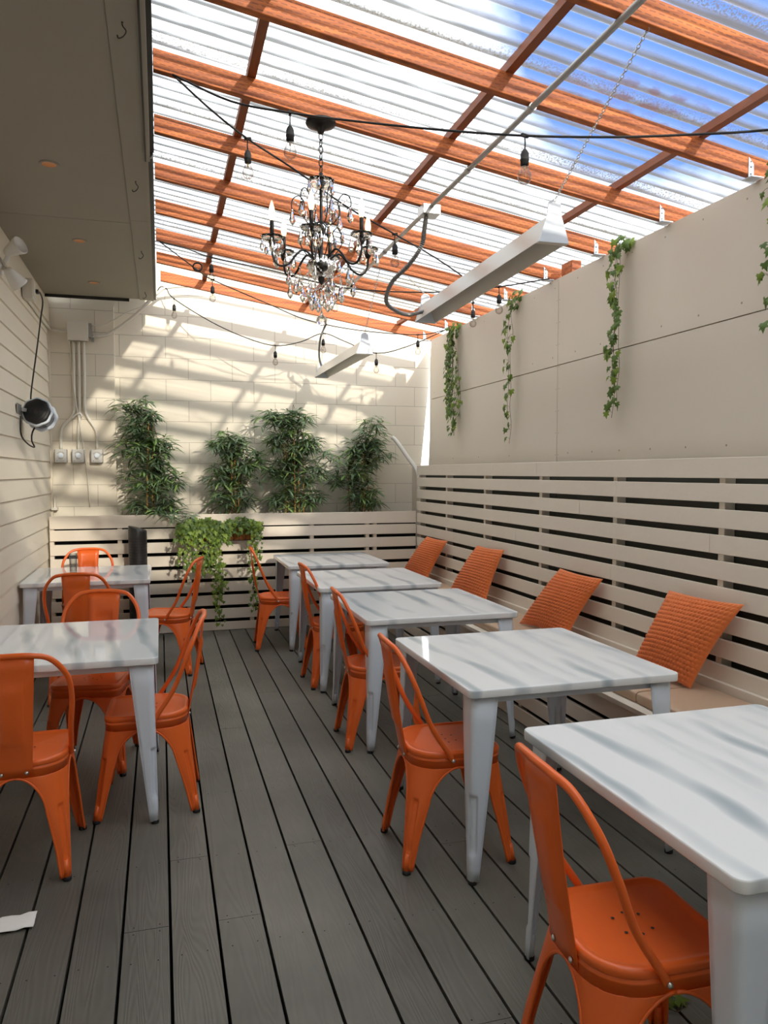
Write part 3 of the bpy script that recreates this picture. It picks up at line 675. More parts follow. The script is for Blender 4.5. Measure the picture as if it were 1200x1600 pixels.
def make_chair():
    ch = thing('metal_chair', 'x', 'chair')
    P_ = lambda off, z: [(x, y, z) for x, y in perim(.176, .172, .05, .115, 8, off)]
    st = MB()
    rings = [P_(.001, .432), P_(.004, .436), P_(.0045, .447), P_(.002, .4535), P_(-.006, .4565), P_(-.014, .4555), P_(-.020, .4515), P_(-.030, .4505), P_(-.045, .4495)]
    st.grid(rings, closed=True)
    last = rings[-1]; n = len(last); prev = len(st.v) - n
    for sc_, z in ((.6, .4475), (.25, .4455)):
        st.grid([[Vector(p) for p in last], [(p[0] * sc_, p[1] * sc_, z) for p in rings[-1]]], closed=True)
        last = [(p[0] * sc_, p[1] * sc_, z) for p in rings[-1]]
    st.f.append([len(st.v) - n + k for k in range(n)]); st.m.append(0); st.s.append(True)
    for hx_, hy_ in ((-.035, -.03), (-.035, .03), (0, -.045), (0, 0), (0, .045), (.035, -.03), (.035, .03)):
        st.disc((hx_, hy_, .4482 if (hx_ or hy_) else .4462), (0, 0, 1), .0045, 10, 1)
    st.build('seat', [M['orange'], M['ink']], ch)
    fr = MB(); fr.grid([P_(.000, ZT), P_(.0, .418), P_(.003, .421), P_(.003, .425), P_(.0, .428), P_(.0, .434)], closed=True)
    solid(fr.build('seat_frame', M['orange'], ch))
    cap = MB(); cap.lathe([(.015, 0), (.0165, .002), (.0165, .013), (.014, .016)], 12)
    for sx in (1, -1):
        for sy in (1, -1):
            m, f = leg_mesh(sx, sy)
            lg = solid(m.build('leg', M['orange'], ch), .002)
            c2 = cap.build('foot_cap', M['rubber'], lg); c2.location = (f[0], f[1], 0)
    # splat
    sp = MB(); rows = []
    A = Vector((-.180, 0, .398)); B = Vector((-.258, 0, .862))
    us = [-1, -.62, -.56, -.5, -.2, .2, .5, .56, .62, 1]; vs_ = [0, .08, .25, .28, .31, .5, .70, .74, .78, .82, .9, 1]
    for v in vs_:
        p = A.lerp(B, v); w = lerp(.062, .088, v); row = []
        for u in us:
            ins = sstep(.62, .5, abs(u)) * sstep(.25, .31, v) * (1 - sstep(.74, .80, v))
            row.append((p.x - .012 * sin(pi * v) * .4 + .006 * u * u - .008 * ins, u * w, p.z))
        rows.append(row)
    sp.grid(rows); solid(sp.build('backrest', M['orange'], ch), .003, 0)
    # tube hoop
    H = []
    for sgn in (1,):
        pts = [(-.03, .182, .425), (-.045, .184, .452), (-.115, .192, .56), (-.165, .203, .68), (-.203, .192, .775), (-.236, .140, .848), (-.254, .075, .868), (-.258, 0, .871)]
    full = pts + [(x, -y, z) for x, y, z in pts[-2::-1]]
    hp = MB(); hp.tube(curve(full, 6), .0105, 10); hp.build('back_frame', M['orange'], ch)
    bl = MB(); bl.lathe([(.0075, 0), (.0075, .002), (.006, .005), (.002, .0065), (1e-5, .0068)], 10)
    for loc, rot in (((-.03, .193, .427), (-pi / 2, 0, 0)), ((-.03, -.193, .427), (pi / 2, 0, 0)), ((-.184, .043, .413), (0, -pi / 2, 0)), ((-.184, -.043, .413), (0, -pi / 2, 0))):
        o = bl.build('bolt', M['steel'], ch); o.location = loc; o.rotation_euler = rot
    return ch
chair0 = make_chair()
def ang(fx, fy): return math.atan2(fy, fx)
CH = [(1.075, 1.555, radians(-2), 'orange metal chair nearest the viewer at the lower right table'),
      (1.10, 2.885, radians(-2.5), 'orange metal chair at the second marble table from the viewer on the right'),
      (1.185, 4.19, radians(-2.5), 'orange metal chair at the third marble table on the right'),
      (1.22, 5.45, radians(2), 'orange metal chair at the fourth marble table on the right'),
      (1.00, 6.71, radians(-4), 'orange metal chair at the farthest right table, beside the trailing ivy'),
      (-.535, 3.245, radians(90), 'orange metal chair cut by the left edge, its back turned to the viewer'),
      (-.067, 3.68, ang(-.999, .048), 'orange metal chair in side view by the front left table, facing left'),
      (-.355, 4.265, ang(-.18, -.98), 'orange metal chair facing the viewer behind the front left table'),
      (-.535, 5.57, radians(90), 'orange metal chair with its back to the viewer between the two left tables'),
      (.045, 6.12, ang(-.956, .293), 'orange metal chair in side view at the far left table, facing left'),
      (-.605, 6.80, radians(-90), 'orange metal chair facing the viewer behind the far left table by the fence')]
for i, (x, y, a, lb) in enumerate(CH):
    c = chair0 if i == 0 else dup(chair0)
    c.location = (x, y, 0); c.rotation_euler = (0, 0, a); c['label'] = lb; c['group'] = 'orange metal chairs'

# ------------------------------------------------------------------ tables
def make_table(w, d):
    t = thing('cafe_table', 'x', 'table')
    def ring(off, z): return [(x, y, z) for x, y in perim(w / 2, d / 2, .028, .028, 6, off)]
    tp = MB(); rg = [ring(-.004, .703), ring(-.0005, .705), ring(0, .708), ring(0, .730), ring(-.0015, .7338), ring(-.004, .735)]
    tp.grid(rg, closed=True); n = len(rg[0])
    tp.f.append(list(range(n))[::-1]); tp.m.append(0); tp.s.append(False)
    tp.f.append([len(tp.v) - n + k for k in range(n)]); tp.m.append(0); tp.s.append(False)
    tp.build('tabletop', M['marble'], t)
    ap = MB(); i_ = .055
    for sy in (1, -1): ap.box(-w / 2 + .09, w / 2 - .09, sy * (d / 2 - i_) - .012, sy * (d / 2 - i_) + .012, (.672), .7025)
    for sx in (1, -1): ap.box(sx * (w / 2 - i_) - .012, sx * (w / 2 - i_) + .012, -d / 2 + .09, d / 2 - .09, (.672), .7025)
    bevel(ap.build('apron', M['white_metal'], t), .003)
    cap = MB(); cap.lathe([(.015, 0), (.0165, .002), (.0165, .014), (.013, .018)], 12)
    for sx in (1, -1):
        for sy in (1, -1):
            zl = [.7025, .60, .50, .40, .345, .338, .33, .322, .31, .27, .22, .17, .135, .12, .11, .10, .085, .06, .012]
            us = [-1, -.8, -.64, -.024, -.019, -.015, -.007, 0, .007, .015, .019, .024, .64, .8, 1]
            rows = []
            for z in zl:
                tt = 1 - z / .7025; ins = lerp(.024, .012, tt)
                hx, hy = w / 2 - ins, d / 2 - ins; L_ = lerp(.092, .026, tt ** 1.1); r = lerp(.022, .014, tt); row = []
                for u in us:
                    dd = u * L_ if abs(u) > .1 else u * min(1, L_ / .040); x, y = corner_pt(hx, hy, r, dd)
                    g = (1.0 if abs(u) < .0155 else 0.0) * sstep(.098, .13, z) * (1 - sstep(.322, .34, z)) * .0105
                    row.append((sx * (x - g * .707), sy * (y - g * .707), z))
                if sx * sy < 0: row = row[::-1]
                rows.append(row)
            m = MB(); m.grid(rows)
            m.tube([r_[0] for r_ in rows], .003, 5); m.tube([r_[-1] for r_ in rows], .003, 5)
            fx, fy = sx * (w / 2 - .024), sy * (d / 2 - .024)
            m.tube([(fx - sx * .004, fy - sy * .004, .08), (fx, fy, .014)], [.010, .0155], 10)
            lg = solid(m.build('leg', M['white_metal'], t), .0025)
            c = cap.build('foot_cap', M['rubber'], lg); c.location = (fx, fy, 0)
    return t
tb0 = make_table(.90, .945)
TB = [(1.52, 1.672, 'marble topped white café table nearest the viewer, cut by the right edge'),
      (1.52, 3.028, 'marble topped white café table second from the viewer on the right'),
      (1.505, 4.425, 'marble topped white café table third from the viewer on the right'),
      (1.49, 5.62, 'marble topped white café table fourth from the viewer on the right'),
      (1.485, 6.92, 'marble topped white café table farthest on the right, near the corner'),
      (-.468, 3.88, 'white café table at the left edge reflecting the wall switches'),
      (-.53, 6.42, 'white café table far left with a drinking glass on it')]
for i, (x, y, lb) in enumerate(TB):
    t = tb0 if i == 0 else dup(tb0)
    t.location = (x, y, 0); t['label'] = lb; t['group'] = 'white café tables'
# drinking glass on the far left table
g = MB(); g.lathe([(.026, .0), (.027, .004), (.031, .15), (.0325, .152), (.030, .15), (.0255, .010), (.0001, .009)], 24)
o = g.build('drinking_glass', M['glass']); o.location = (-.672, 6.52, .7355); tag(o, 'tall clear drinking glass on the far left table', 'glass')

# ------------------------------------------------------------------ ivy, planters, bamboo
def ivy_leaf(mb, p, s, nrm, down, mi=0):
    nrm = Vector(nrm).normalized(); d = Vector(down); d = (d - nrm * d.dot(nrm)).normalized(); r = d.cross(nrm)
    out = [(0, 0), (.30, -.16), (.52, .02), (.34, .22), (.46, .52), (.20, .50), (0, 1.0), (-.20, .50), (-.46, .52), (-.34, .22), (-.52, .02), (-.30, -.16)]
    vs = [Vector(p) + d * (.36 * s) + nrm * (.10 * s)]
    for a, b_ in out: vs.append(Vector(p) + (r * a + d * b_) * s - nrm * (abs(a) * .22 * s) - nrm * (.12 * s * max(0, b_ - .4)))
    mb.add(vs, [(0, 1 + k, 1 + (k + 1) % 12) for k in range(12)], mi, True)
def hanging_ivy(name, lab, top, bot, n, spread, strands, seed, s0=.036, mats=('leaf_ivy', 'leaf_bright'), mix=.25):
    R = random.Random(seed); top = Vector(top); bot = Vector(bot)
    t = thing(name, lab, 'ivy', tuple(top), 0, 'ivy vines hanging on the right panel wall')
    st = MB(); lf = MB(); L_ = (bot - top)
    for k in range(strands):
        e = L_ * R.uniform(.72, 1.0) if k else L_
        o0 = Vector((R.uniform(-.03, .005), R.uniform(-.02, .02), 0)); dy = R.uniform(-spread, spread) if k else 0
        pts = []
        for i in range(9):
            u = i / 8
            pts.append(o0 + e * u + Vector((-.02 - R.uniform(0, .02), dy * sin(min(1, u * 1.6) * pi / 2) + R.uniform(-.012, .012), 0)))
        pts = curve(pts, 4); st.tube(pts, .0015, 5)
        for i in range(n):
            u = (i + R.random()) / n
            if R.random() < .12: continue
            b_ = pts[min(len(pts) - 1, int(u * (len(pts) - 1)))]
            q = b_ + Vector((R.uniform(-.035, -.005), R.choice((-1, 1)) * R.uniform(.012, .045), R.uniform(-.02, .02)))
            st.tube([b_, (b_ + q) / 2 + Vector((0, 0, .006)), q], .0009, 4)
            ivy_leaf(lf, q, s0 * R.uniform(.65, 1.2), (-1, R.uniform(-.7, .3), R.uniform(-.2, .5)), (R.uniform(-.3, .3), R.uniform(-.5, .5), -1), 1 if R.random() < mix else 0)
    for i in range(14):     # tuft over the top of the wall
        q = Vector((R.uniform(-.05, .03), R.uniform(-.06, .06), R.uniform(-.06, .05)))
        ivy_leaf(lf, q, s0 * R.uniform(.7, 1.2), (-1, R.uniform(-.8, .5), R.uniform(0, .8)), (R.uniform(-.5, .5), R.uniform(-1, 1), -.6), 1 if R.random() < .3 else 0)
    st.build('stem', M['stem'], t); lf.build('foliage', [M[mats[0]], M[mats[1]]], t)
    return t
hanging_ivy('hanging_ivy', 'dense ivy vine hanging at the far end of the right panel wall', (2.60, 6.57, 2.835), (2.60, 6.48, 1.86), 38, .15, 9, 3, .042)
hanging_ivy('hanging_ivy', 'thin ivy vine hanging second from the far end of the right panel wall', (2.60, 5.33, 2.845), (2.60, 5.37, 1.75), 26, .05, 2, 5, .048)
hanging_ivy('hanging_ivy', 'long ivy vine hanging alone in the middle of the right panel wall', (2.60, 3.94, 2.865), (2.60, 3.95, 1.85), 26, .075, 3, 8, .050)
hanging_ivy('hanging_ivy', 'ivy vine half cut off by the right edge of the picture', (2.60, 2.78, 2.86), (2.60, 2.77, 2.13), 14, .045, 2, 9, .050)

def planter(x0, x1, lab):
    t = thing('wall_planter', lab, 'planter', ((x0 + x1) / 2, 7.42, .88), 0, 'coco lined planters on the back fence')
    w = (x1 - x0) / 2; ln = MB(); rows = []
    for z, k, d in ((0.0, .80, .055), (.03, .88, .075), (.08, .95, .09), (.13, 1.0, .098), (.13, .96, .088), (.05, .85, .06)):
        row = []
        for i in range(25):
            a = pi * i / 24
            row.append((-cos(a) * w * k, .095 - sin(a) ** .6 * d * 1.7, z))
        rows.append(row)
    ln.grid(rows); ln.build('liner', M['coco'], t)
    fr = MB()
    for z, k, d in ((.0, .81, .058), (.14, 1.02, .102)):
        fr.tube([(-cos(pi * i / 24) * w * k, .095 - (sin(pi * i / 24) ** .6) * d * 1.7, z) for i in range(25)], .0035, 6)
    for i in (2, 6, 9, 12, 15, 18, 22):
        a = pi * i / 24
        fr.tube([(-cos(a) * w * 1.02, .095 - sin(a) ** .6 * .102 * 1.7, .14), (-cos(a) * w * .97, .095 - sin(a) ** .6 * .092 * 1.7, .07), (-cos(a) * w * .81, .095 - sin(a) ** .6 * .058 * 1.7, 0)], .003, 5)
    for i in (8, 13, 17):      # scrolls on the front
        a = pi * i / 24; c = Vector((-cos(a) * w * .98, .095 - sin(a) ** .6 * .098 * 1.7 - .004, .075))
        fr.tube([c + Vector((.022 * q * cos(q * 7), 0, .022 * q * sin(q * 7))) for q in [j / 14 for j in range(15)]], .0022, 5)
    fr.build('wire_frame', M['black_iron'], t)
    return t
pA = planter(.20, .52, 'coco planter on the back fence hidden under ivy, left one')
pB = planter(.545, .895, 'coco planter with bare orange liner showing on the back fence, right one')
def planter_ivy(lab, cx, w, n, trails, seed, front=.32):
    R = random.Random(seed); t = thing('potted_ivy', lab, 'ivy', (cx, 7.38, .98), 0, 'ivy growing in the fence planters')
    lf = MB(); st = MB()
    for i in range(n):
        x = R.uniform(-w, w); y = R.uniform(-.10, .08); z = -.02 + .15 * R.random() * (1 - (x / w) ** 2 * .5)
        if R.random() < front: y = -.11 - R.random() * .05; z = R.uniform(-.10, .08)
        ivy_leaf(lf, (x, y, z), .048 * R.uniform(.5, 1.3), (R.uniform(-1, 1), -1, R.uniform(0, 1.2)), (R.uniform(-.7, .7), -.2, -1), 1 if R.random() < .42 else 0)
    for (x0, x1, zl, dens, sp_) in trails:
        pts = curve([(x0 - cx, 0, .06), (x0 - cx, -.11, .05), (lerp(x0, x1, .4) - cx + R.uniform(-.02, .02), -.125, lerp(0, zl - .98, .35)), (lerp(x0, x1, .8) - cx, -.12, lerp(0, zl - .98, .7)), (x1 - cx, -.11, zl - .98)], 8)
        st.tube(pts, .0016, 5)
        for i in range(dens):
            u = ((i + R.random()) / dens); u = u ** 1.15; b_ = pts[min(len(pts) - 1, int(u * (len(pts) - 1)))]
            q = Vector(b_) + Vector((R.uniform(-1, 1) * sp_, R.uniform(-.04, .02), R.uniform(-.02, .02)))
            ivy_leaf(lf, q, .036 * R.uniform(.55, 1.2), (R.uniform(-.7, .7), -1, R.uniform(-.1, .7)), (R.uniform(-.6, .6), 0, -1), 1 if R.random() < .5 else 0)
    st.build('stem', M['stem'], t); lf.build('foliage', [M['leaf_ivy'], M['leaf_bright']], t)
planter_ivy('bushy ivy spilling from the left fence planter with a long trail to the deck', .37, .24, 330,
            [(.30, .25, .60, 60, .05), (.42, .40, .62, 70, .05), (.48, .52, .10, 120, .045), (.45, .50, .30, 90, .05), (.52, .56, .42, 60, .04), (.22, .17, .70, 40, .04), (.36, .33, .55, 60, .05), (.40, .44, .66, 70, .06), (.50, .48, .64, 70, .06)], 21)
planter_ivy('ivy in the right fence planter with a thin trail beside the orange chair', .72, .20, 190,
            [(.86, .83, .22, 90, .035), (.88, .87, .62, 50, .04), (.84, .82, .50, 40, .04)], 22, .02)

def bleaf(mb, p, d, L_, w, mi):
    d = Vector(d).normalized(); side = d.cross(Vector((0, 0, 1)))
    side = side.normalized() if side.length > .05 else Vector((1, 0, 0))
    side = (side + Vector((0, 0, random.uniform(-.5, .5)))).normalized()
    p = Vector(p); vs = [p]
    pts = []
    for u, ww, dr in ((.25, .8, .02), (.55, 1.0, .10), (.8, .6, .22), (1.0, 0, .36)):
        c = p + d * (L_ * u) - Vector((0, 0, L_ * dr))
        if ww: pts.append((c - side * w * ww / 2, c + side * w * ww / 2))
        else: pts.append((c,))
    for q in pts: vs += list(q)
    mb.add(vs, [(0, 2, 1), (1, 2, 4, 3), (3, 4, 6, 5), (5, 6, 7)], mi, True)
def bamboo(lab, canes, blobs, extra, seed):
    """canes: (x0,x1,ztop); blobs: (cx,cz,rx,rz,clusters); extra: single branches (x,z)"""
    R = random.Random(seed); x0 = sum(c[0] for c in canes) / len(canes); Y = 7.735
    t = thing('bamboo_plant', lab, 'plant', (x0, Y, 0), 0, 'bamboo plants behind the low fence')
    cn = MB(); lf = MB(); st = MB()
    axes = []
    for (xa, xb_, zt) in canes:
        yy = R.uniform(-.085, -.02); pts = [(lerp(xa, xb_, k / 6) - x0 + R.uniform(-.006, .006), yy, zt * k / 6) for k in range(7)]
        cn.tube(pts, [.0085 - .0007 * k for k in range(7)], 7); axes.append((pts, yy))
        z = .9
        while z < zt:
            u = z / zt; xx = lerp(xa, xb_, u) - x0
            cn.tube([(xx, yy, z - .004), (xx, yy, z + .004)], .0105, 7); z += R.uniform(.08, .13)
    def cluster(x, y, z, k):
        young = R.random() < .22
        base = R.uniform(0, 2 * pi)
        for j in range(k):
            a = base + 2 * pi * j / k + R.uniform(-.4, .4)
            d = Vector((cos(a), sin(a) * .7 - .15, R.uniform(-.35, .55)))
            p = Vector((x, y, z))
            L_ = R.uniform(.09, .15)
            if p.y + d.y * L_ > .07: d.y = -abs(d.y) * .5
            bleaf(lf, p, d, L_, R.uniform(.014, .023), 1 if (young and R.random() < .8) or R.random() < .1 else 0)
    for (cx, cz, rx, rz, n) in blobs:
        for i in range(int(n * 1.95)):
            a = R.uniform(0, 2 * pi); r_ = sqrt(R.random())
            x = cx + cos(a) * rx * r_ - x0; z = cz + sin(a) * rz * r_; y = R.uniform(-.12, .05)
            cluster(x, y, z, R.randint(6, 9))
            pts, yy = R.choice(axes); zt = pts[-1][2]; zz = min(zt, z - .06)
            k = zz / zt * 6; i0 = min(5, int(k)); bx = lerp(pts[i0][0], pts[i0 + 1][0], k - i0)
            if abs(bx - x) < .3: st.tube([(bx, yy, zz), ((bx + x) / 2, (yy + y) / 2, lerp(zz, z, .65)), (x, y, z)], .0016, 4)
    for e in extra:
        (x, z, xb0, zb0, k) = e[:5]; ye = e[5] if len(e) > 5 else -.06
        st.tube([(xb0 - x0, -.04, zb0), ((x + xb0) / 2 - x0, (ye - .04) / 2, max(z, zb0) + .04), (x - x0, ye, z)], .002, 4)
        for q in range(k): cluster(x - x0 + R.uniform(-.05, .05), ye + R.uniform(-.03, .03), z + R.uniform(-.05, .05), 7)
    cn.build('cane', M['cane'], t); st.build('branch', M['stem'], t); lf.build('foliage', [M['leaf_bamboo'], M['leaf_bamboo2']], t)
bamboo('tall bamboo plant farthest left, beside the pilaster with the switches', [(-.15, -.10, 2.0), (-.09, -.06, 1.9), (-.02, -.08, 1.7), (.03, .02, 1.5)],
       [(-.18, 2.06, .17, .16, 34), (-.12, 1.78, .25, .16, 52), (-.06, 1.48, .26, .17, 50), (-.05, 1.22, .22, .10, 26), (.08, 1.12, .16, .05, 12)], [(-.38, 2.16, -.2, 1.95, 3), (-.12, 2.22, -.12, 2.0, 3), (.22, 1.10, .05, 1.18, 4, -.27), (.08, 1.12, -.02, 1.2, 4, -.26), (-.05, 1.16, -.05, 1.25, 3, -.24), (-.36, 1.85, -.2, 1.7, 2)], 31)
bamboo('shorter bamboo plant with bare tan canes above the ivy planters', [(.66, .68, 1.75), (.72, .71, 1.7), (.62, .66, 1.5), (.76, .74, 1.45), (.70, .76, 1.3)],
       [(.66, 1.80, .19, .10, 28), (.80, 1.66, .18, .12, 26), (.66, 1.50, .22, .12, 26), (.70, 1.28, .22, .11, 24)], [(.40, 1.46, .62, 1.36, 3), (.92, 1.72, .76, 1.6, 3), (.62, 1.93, .66, 1.72, 2), (.95, 1.45, .78, 1.35, 2)], 32)
bamboo('full bamboo plant third from the left, above the gap between tables', [(1.22, 1.20, 2.0), (1.30, 1.29, 2.05), (1.42, 1.38, 1.9), (1.36, 1.34, 1.6), (1.25, 1.24, 1.5)],
       [(1.26, 2.06, .20, .11, 30), (1.28, 1.82, .26, .14, 44), (1.32, 1.55, .30, .15, 46), (1.32, 1.27, .25, .12, 34)], [(.95, 2.03, 1.2, 1.9, 5), (1.04, 2.12, 1.2, 2.0, 3), (1.30, 2.17, 1.28, 2.0, 2), (1.58, 1.73, 1.4, 1.65, 4), (1.05, 1.6, 1.2, 1.5, 2)], 33)
bamboo('bamboo plant farthest right, leaning toward the tall screen', [(1.98, 2.02, 1.75), (2.05, 2.0, 1.7), (2.10, 2.06, 1.6), (1.92, 1.86, 1.55)],
       [(2.10, 1.92, .13, .16, 22), (2.02, 1.70, .20, .12, 32), (1.90, 1.48, .22, .14, 28), (2.02, 1.26, .19, .11, 26)], [(2.17, 2.06, 2.06, 1.85, 4), (2.28, 1.72, 2.1, 1.6, 3), (1.72, 1.68, 1.95, 1.6, 4), (1.88, 1.86, 2.0, 1.72, 2), (1.66, 1.52, 1.9, 1.4, 3)], 34)

# ------------------------------------------------------------------ tower heater between fence and table
t = thing('tower_fan', 'black tower fan standing behind the far left table against the fence', 'fan', (-.205, 7.36, 0))
b_ = MB(); b_.lathe([(.12, 0), (.13, .008), (.125, .022), (.07, .035)], 24); b_.build('base', M['black_plastic'], t)
b_ = MB(); rows = []
for z, k in ((.03, .92), (.1, 1), (.95, 1), (1.0, 1), (1.02, .96)):
    rows.append([(cos(2 * pi * i / 28) * .082 * k, sin(2 * pi * i / 28) * .105 * k, z + (.022 * -cos(2 * pi * i / 28) if z > .97 else 0)) for i in range(28)])
b_.grid(rows, closed=True); b_.f.append([len(b_.v) - 28 + i for i in range(28)]); b_.m.append(0); b_.s.append(False)
b_.build('body', M['black_plastic'], t)
b_ = MB()
for k in range(32):
    z = .14 + k * .0255
    b_.tube([(cos(a) * .0835, sin(a) * .1065, z) for a in [-2.6 + .14 * j for j in range(18)]], .0026, 5)
b_.build('grille', M['rubber'], t)

# ------------------------------------------------------------------ chandelier
CX, CY, CZ = .742, 3.60, 3.16
t = thing('chandelier', 'black iron chandelier with crystal drops and lit candle bulbs', 'chandelier', (CX, CY, CZ))
b_ = MB(); b_.lathe([(.070, 0), (.072, -.008), (.066, -.018), (.040, -.030), (.018, -.040), (.012, -.055), (1e-4, -.058)], 28, caps=False); b_.build('canopy', M['black_iron'], t)
def link(mb, c, rot, a=.019, b2=.010, r=.0026):
    mt = Matrix.Rotation(rot, 3, 'Z')
    mb.tube([Vector(c) + mt @ Vector((b2 * cos(q), 0, a * sin(q))) for q in [2 * pi * k / 12 for k in range(12)]], r, 6, closed=True)
b_ = MB(); z = -.068; k = 0
while z > -.235: link(b_, (0, 0, z), (k % 2) * pi / 2 + .3); z -= .030; k += 1
b_.build('chain', M['black_iron'], t)
b_ = MB(); b_.lathe([(1e-4, -.23), (.010, -.235), (.008, -.26), (.02, -.285), (.012, -.30), (.007, -.32), (.007, -.47), (.014, -.48), (.02, -.50), (.012, -.52), (.009, -.55), (.009, -.62), (.030, -.635), (.046, -.65), (.046, -.685), (.03, -.70), (.014, -.71), (.016, -.73), (.006, -.745), (1e-4, -.75)], 18, caps=False)
b_.build('column', M['black_iron'], t)
def dish(mb, c, R_, d=.022): mb.lathe([(.010, 0), (R_ * .55, .004), (R_ * .85, d * .55), (R_, d), (R_ * 1.02, d + .002), (R_ * .84, d * .62), (R_ * .5, .008), (.010, .006)], 24, 0, c, None, True, False, (.05, 12))
b_ = MB(); dish(b_, (0, 0, -.305), .062, .035); b_.build('crown_dish', M['crystal'], t)
b_ = MB(); b_.lathe([(.012, -.64), (.035, -.62), (.06, -.645), (.068, -.67), (.05, -.70), (.02, -.715)], 20, 0, caps=False, flute=(.05, 10)); b_.build('bowl', M['crystal'], t)
cm = MB()
def crystal(mb, L_, w):
    n = 6
    mb.lathe([(1e-4, 0), (w * .35, -L_ * .12), (w * .55, -L_ * .35), (w, -L_ * .66), (w * .7, -L_ * .85), (1e-4, -L_)], n, 0, smooth=False, caps=False)
crystal(cm, .072, .0145); dropA = cm.build('crystal_drop', M['crystal'], t); dropA.location = (0, 0, -.78)
cb_ = MB()
cb_.ball((0, 0, -.008), .0065, 8); cb_.f = cb_.f
sm = MB(); sm.ball((0, 0, 0), .0065, 8)
drops = []
def drop(x, y, z, s=1.0, rz=0):
    o = dropA.copy(); COL.objects.link(o); o.parent = t; o.location = (x, y, z); o.scale = (s, s, s); o.rotation_euler = (0, 0, rz); drops.append(o)
beads = MB(); wire = MB()
R = random.Random(4); A0 = radians(-112)
for i in range(6):
    a = A0 + i * pi / 3; c, s_ = cos(a), sin(a)
    P = lambda r, z: (r * c, r * s_, z)
    arm = MB(); arm.tube(curve([P(.03, -.645), P(.055, -.615), P(.09, -.598), P(.125, -.625), P(.155, -.665), P(.195, -.682), P(.225, -.665), P(.238, -.625), P(.238, -.598)], 6), .0052, 8)
    arm.lathe([(.005, -.604), (.012, -.596), (.017, -.580), (.012, -.574)], 14, 0, (.238 * c, .238 * s_, 0))
    ao = arm.build('arm', M['black_iron'], t)
    d_ = MB(); dish(d_, P(.238, -.578), .050); d_.build('drip_dish', M['crystal'], ao)
    cd = MB(); cd.lathe([(.0095, -.575), (.0095, -.485), (.008, -.483)], 12, 0, (.238 * c, .238 * s_, 0)); cd.build('candle_sleeve', M['black_iron'], ao)
    fl = MB(); fl.lathe([(.007, -.484), (.012, -.470), (.0145, -.452), (.012, -.428), (.006, -.406), (1e-4, -.392)], 12, 0, (.238 * c, .238 * s_, 0), None, True, False); fl.build('candle_bulb', M['flame'], ao)
    for j in range(5):
        q = a + 2 * pi * j / 5; drop(.238 * c + .047 * cos(q), .238 * s_ + .047 * sin(q), -.572, R.uniform(.75, 1.0), q)
    # scroll wire above and below between the arms
    b2 = a + pi / 6; c2, s2 = cos(b2), sin(b2); Q = lambda r, z: (r * c2, r * s2, z)
    wire.tube(curve([Q(.008, -.46), Q(.05, -.47), Q(.085, -.43), Q(.08, -.37), Q(.105, -.335), Q(.135, -.35), Q(.14, -.39), Q(.12, -.405)], 6), .0026, 6)
    wire.tube(curve([Q(.04, -.63), Q(.075, -.60), Q(.10, -.55), Q(.08, -.49), Q(.055, -.51), Q(.06, -.54)], 6), .0026, 6)
    drop(.137 * c2, .137 * s2, -.392, 1.1); drop(.10 * c2, .10 * s2, -.50, .9); drop(.07 * c2, .07 * s2, -.40, .8)
    beads = MB()
    for j in range(10):
        u = j / 9; beads.ball(Q(lerp(.135, .02, u), lerp(-.352, -.315, u) - .045 * sin(pi * u)), .0048, 6)
    beads.tube([Q(lerp(.135, .02, j / 9), lerp(-.352, -.315, j / 9) - .045 * sin(pi * j / 9)) for j in range(10)], .0012, 4); beads.build('bead_strand', M['crystal'], t); beads = MB()
    drop(.058 * cos(a), .058 * sin(a), -.275, .8)
    # bead swag arm to arm
    a2 = a + pi / 3
    sw = []
    for j in range(12):
        u = j / 11; p = Vector(P(.16, -.69)).lerp(Vector((.16 * cos(a2), .16 * sin(a2), -.69)), u); p.z -= .055 * sin(pi * u); beads.ball(p, .0048, 6); sw.append(p)
    beads.tube(sw, .0012, 4); beads.build('bead_strand', M['crystal'], t)
    for rr, zz, sc_ in ((.15, -.74, 1.0), (.09, -.755, 1.05), (.045, -.80, 1.0)):
        drop(rr * cos(b2), rr * sin(b2), zz, sc_)
        beads = MB(); beads.tube([(rr * cos(b2), rr * sin(b2), zz), (rr * cos(b2), rr * sin(b2), zz + .05)], .0012, 4)
        for j in range(4): beads.ball((rr * cos(b2), rr * sin(b2), zz + .008 + j * .011), .0045, 6)
        beads.build('bead_strand', M['crystal'], t)
    drop(.16 * cos(a), .16 * sin(a), -.70, 1.0)
beads = MB(); beads.tube([(0, 0, -.75), (0, 0, -.88)], .0012, 4)
for z in (-.76, -.775, -.79, -.805, -.82, -.86, -.875): beads.ball((0, 0, z), .006, 8)
wire.build('scroll', M['black_iron'], t); beads.build('bead_strand', M['crystal'], t)
b_ = MB(); b_.ball((0, 0, -.915), .026, 12); b_.ball((0, 0, -.885), .008, 8); b_.build('crystal_ball', M['crystal'], t)

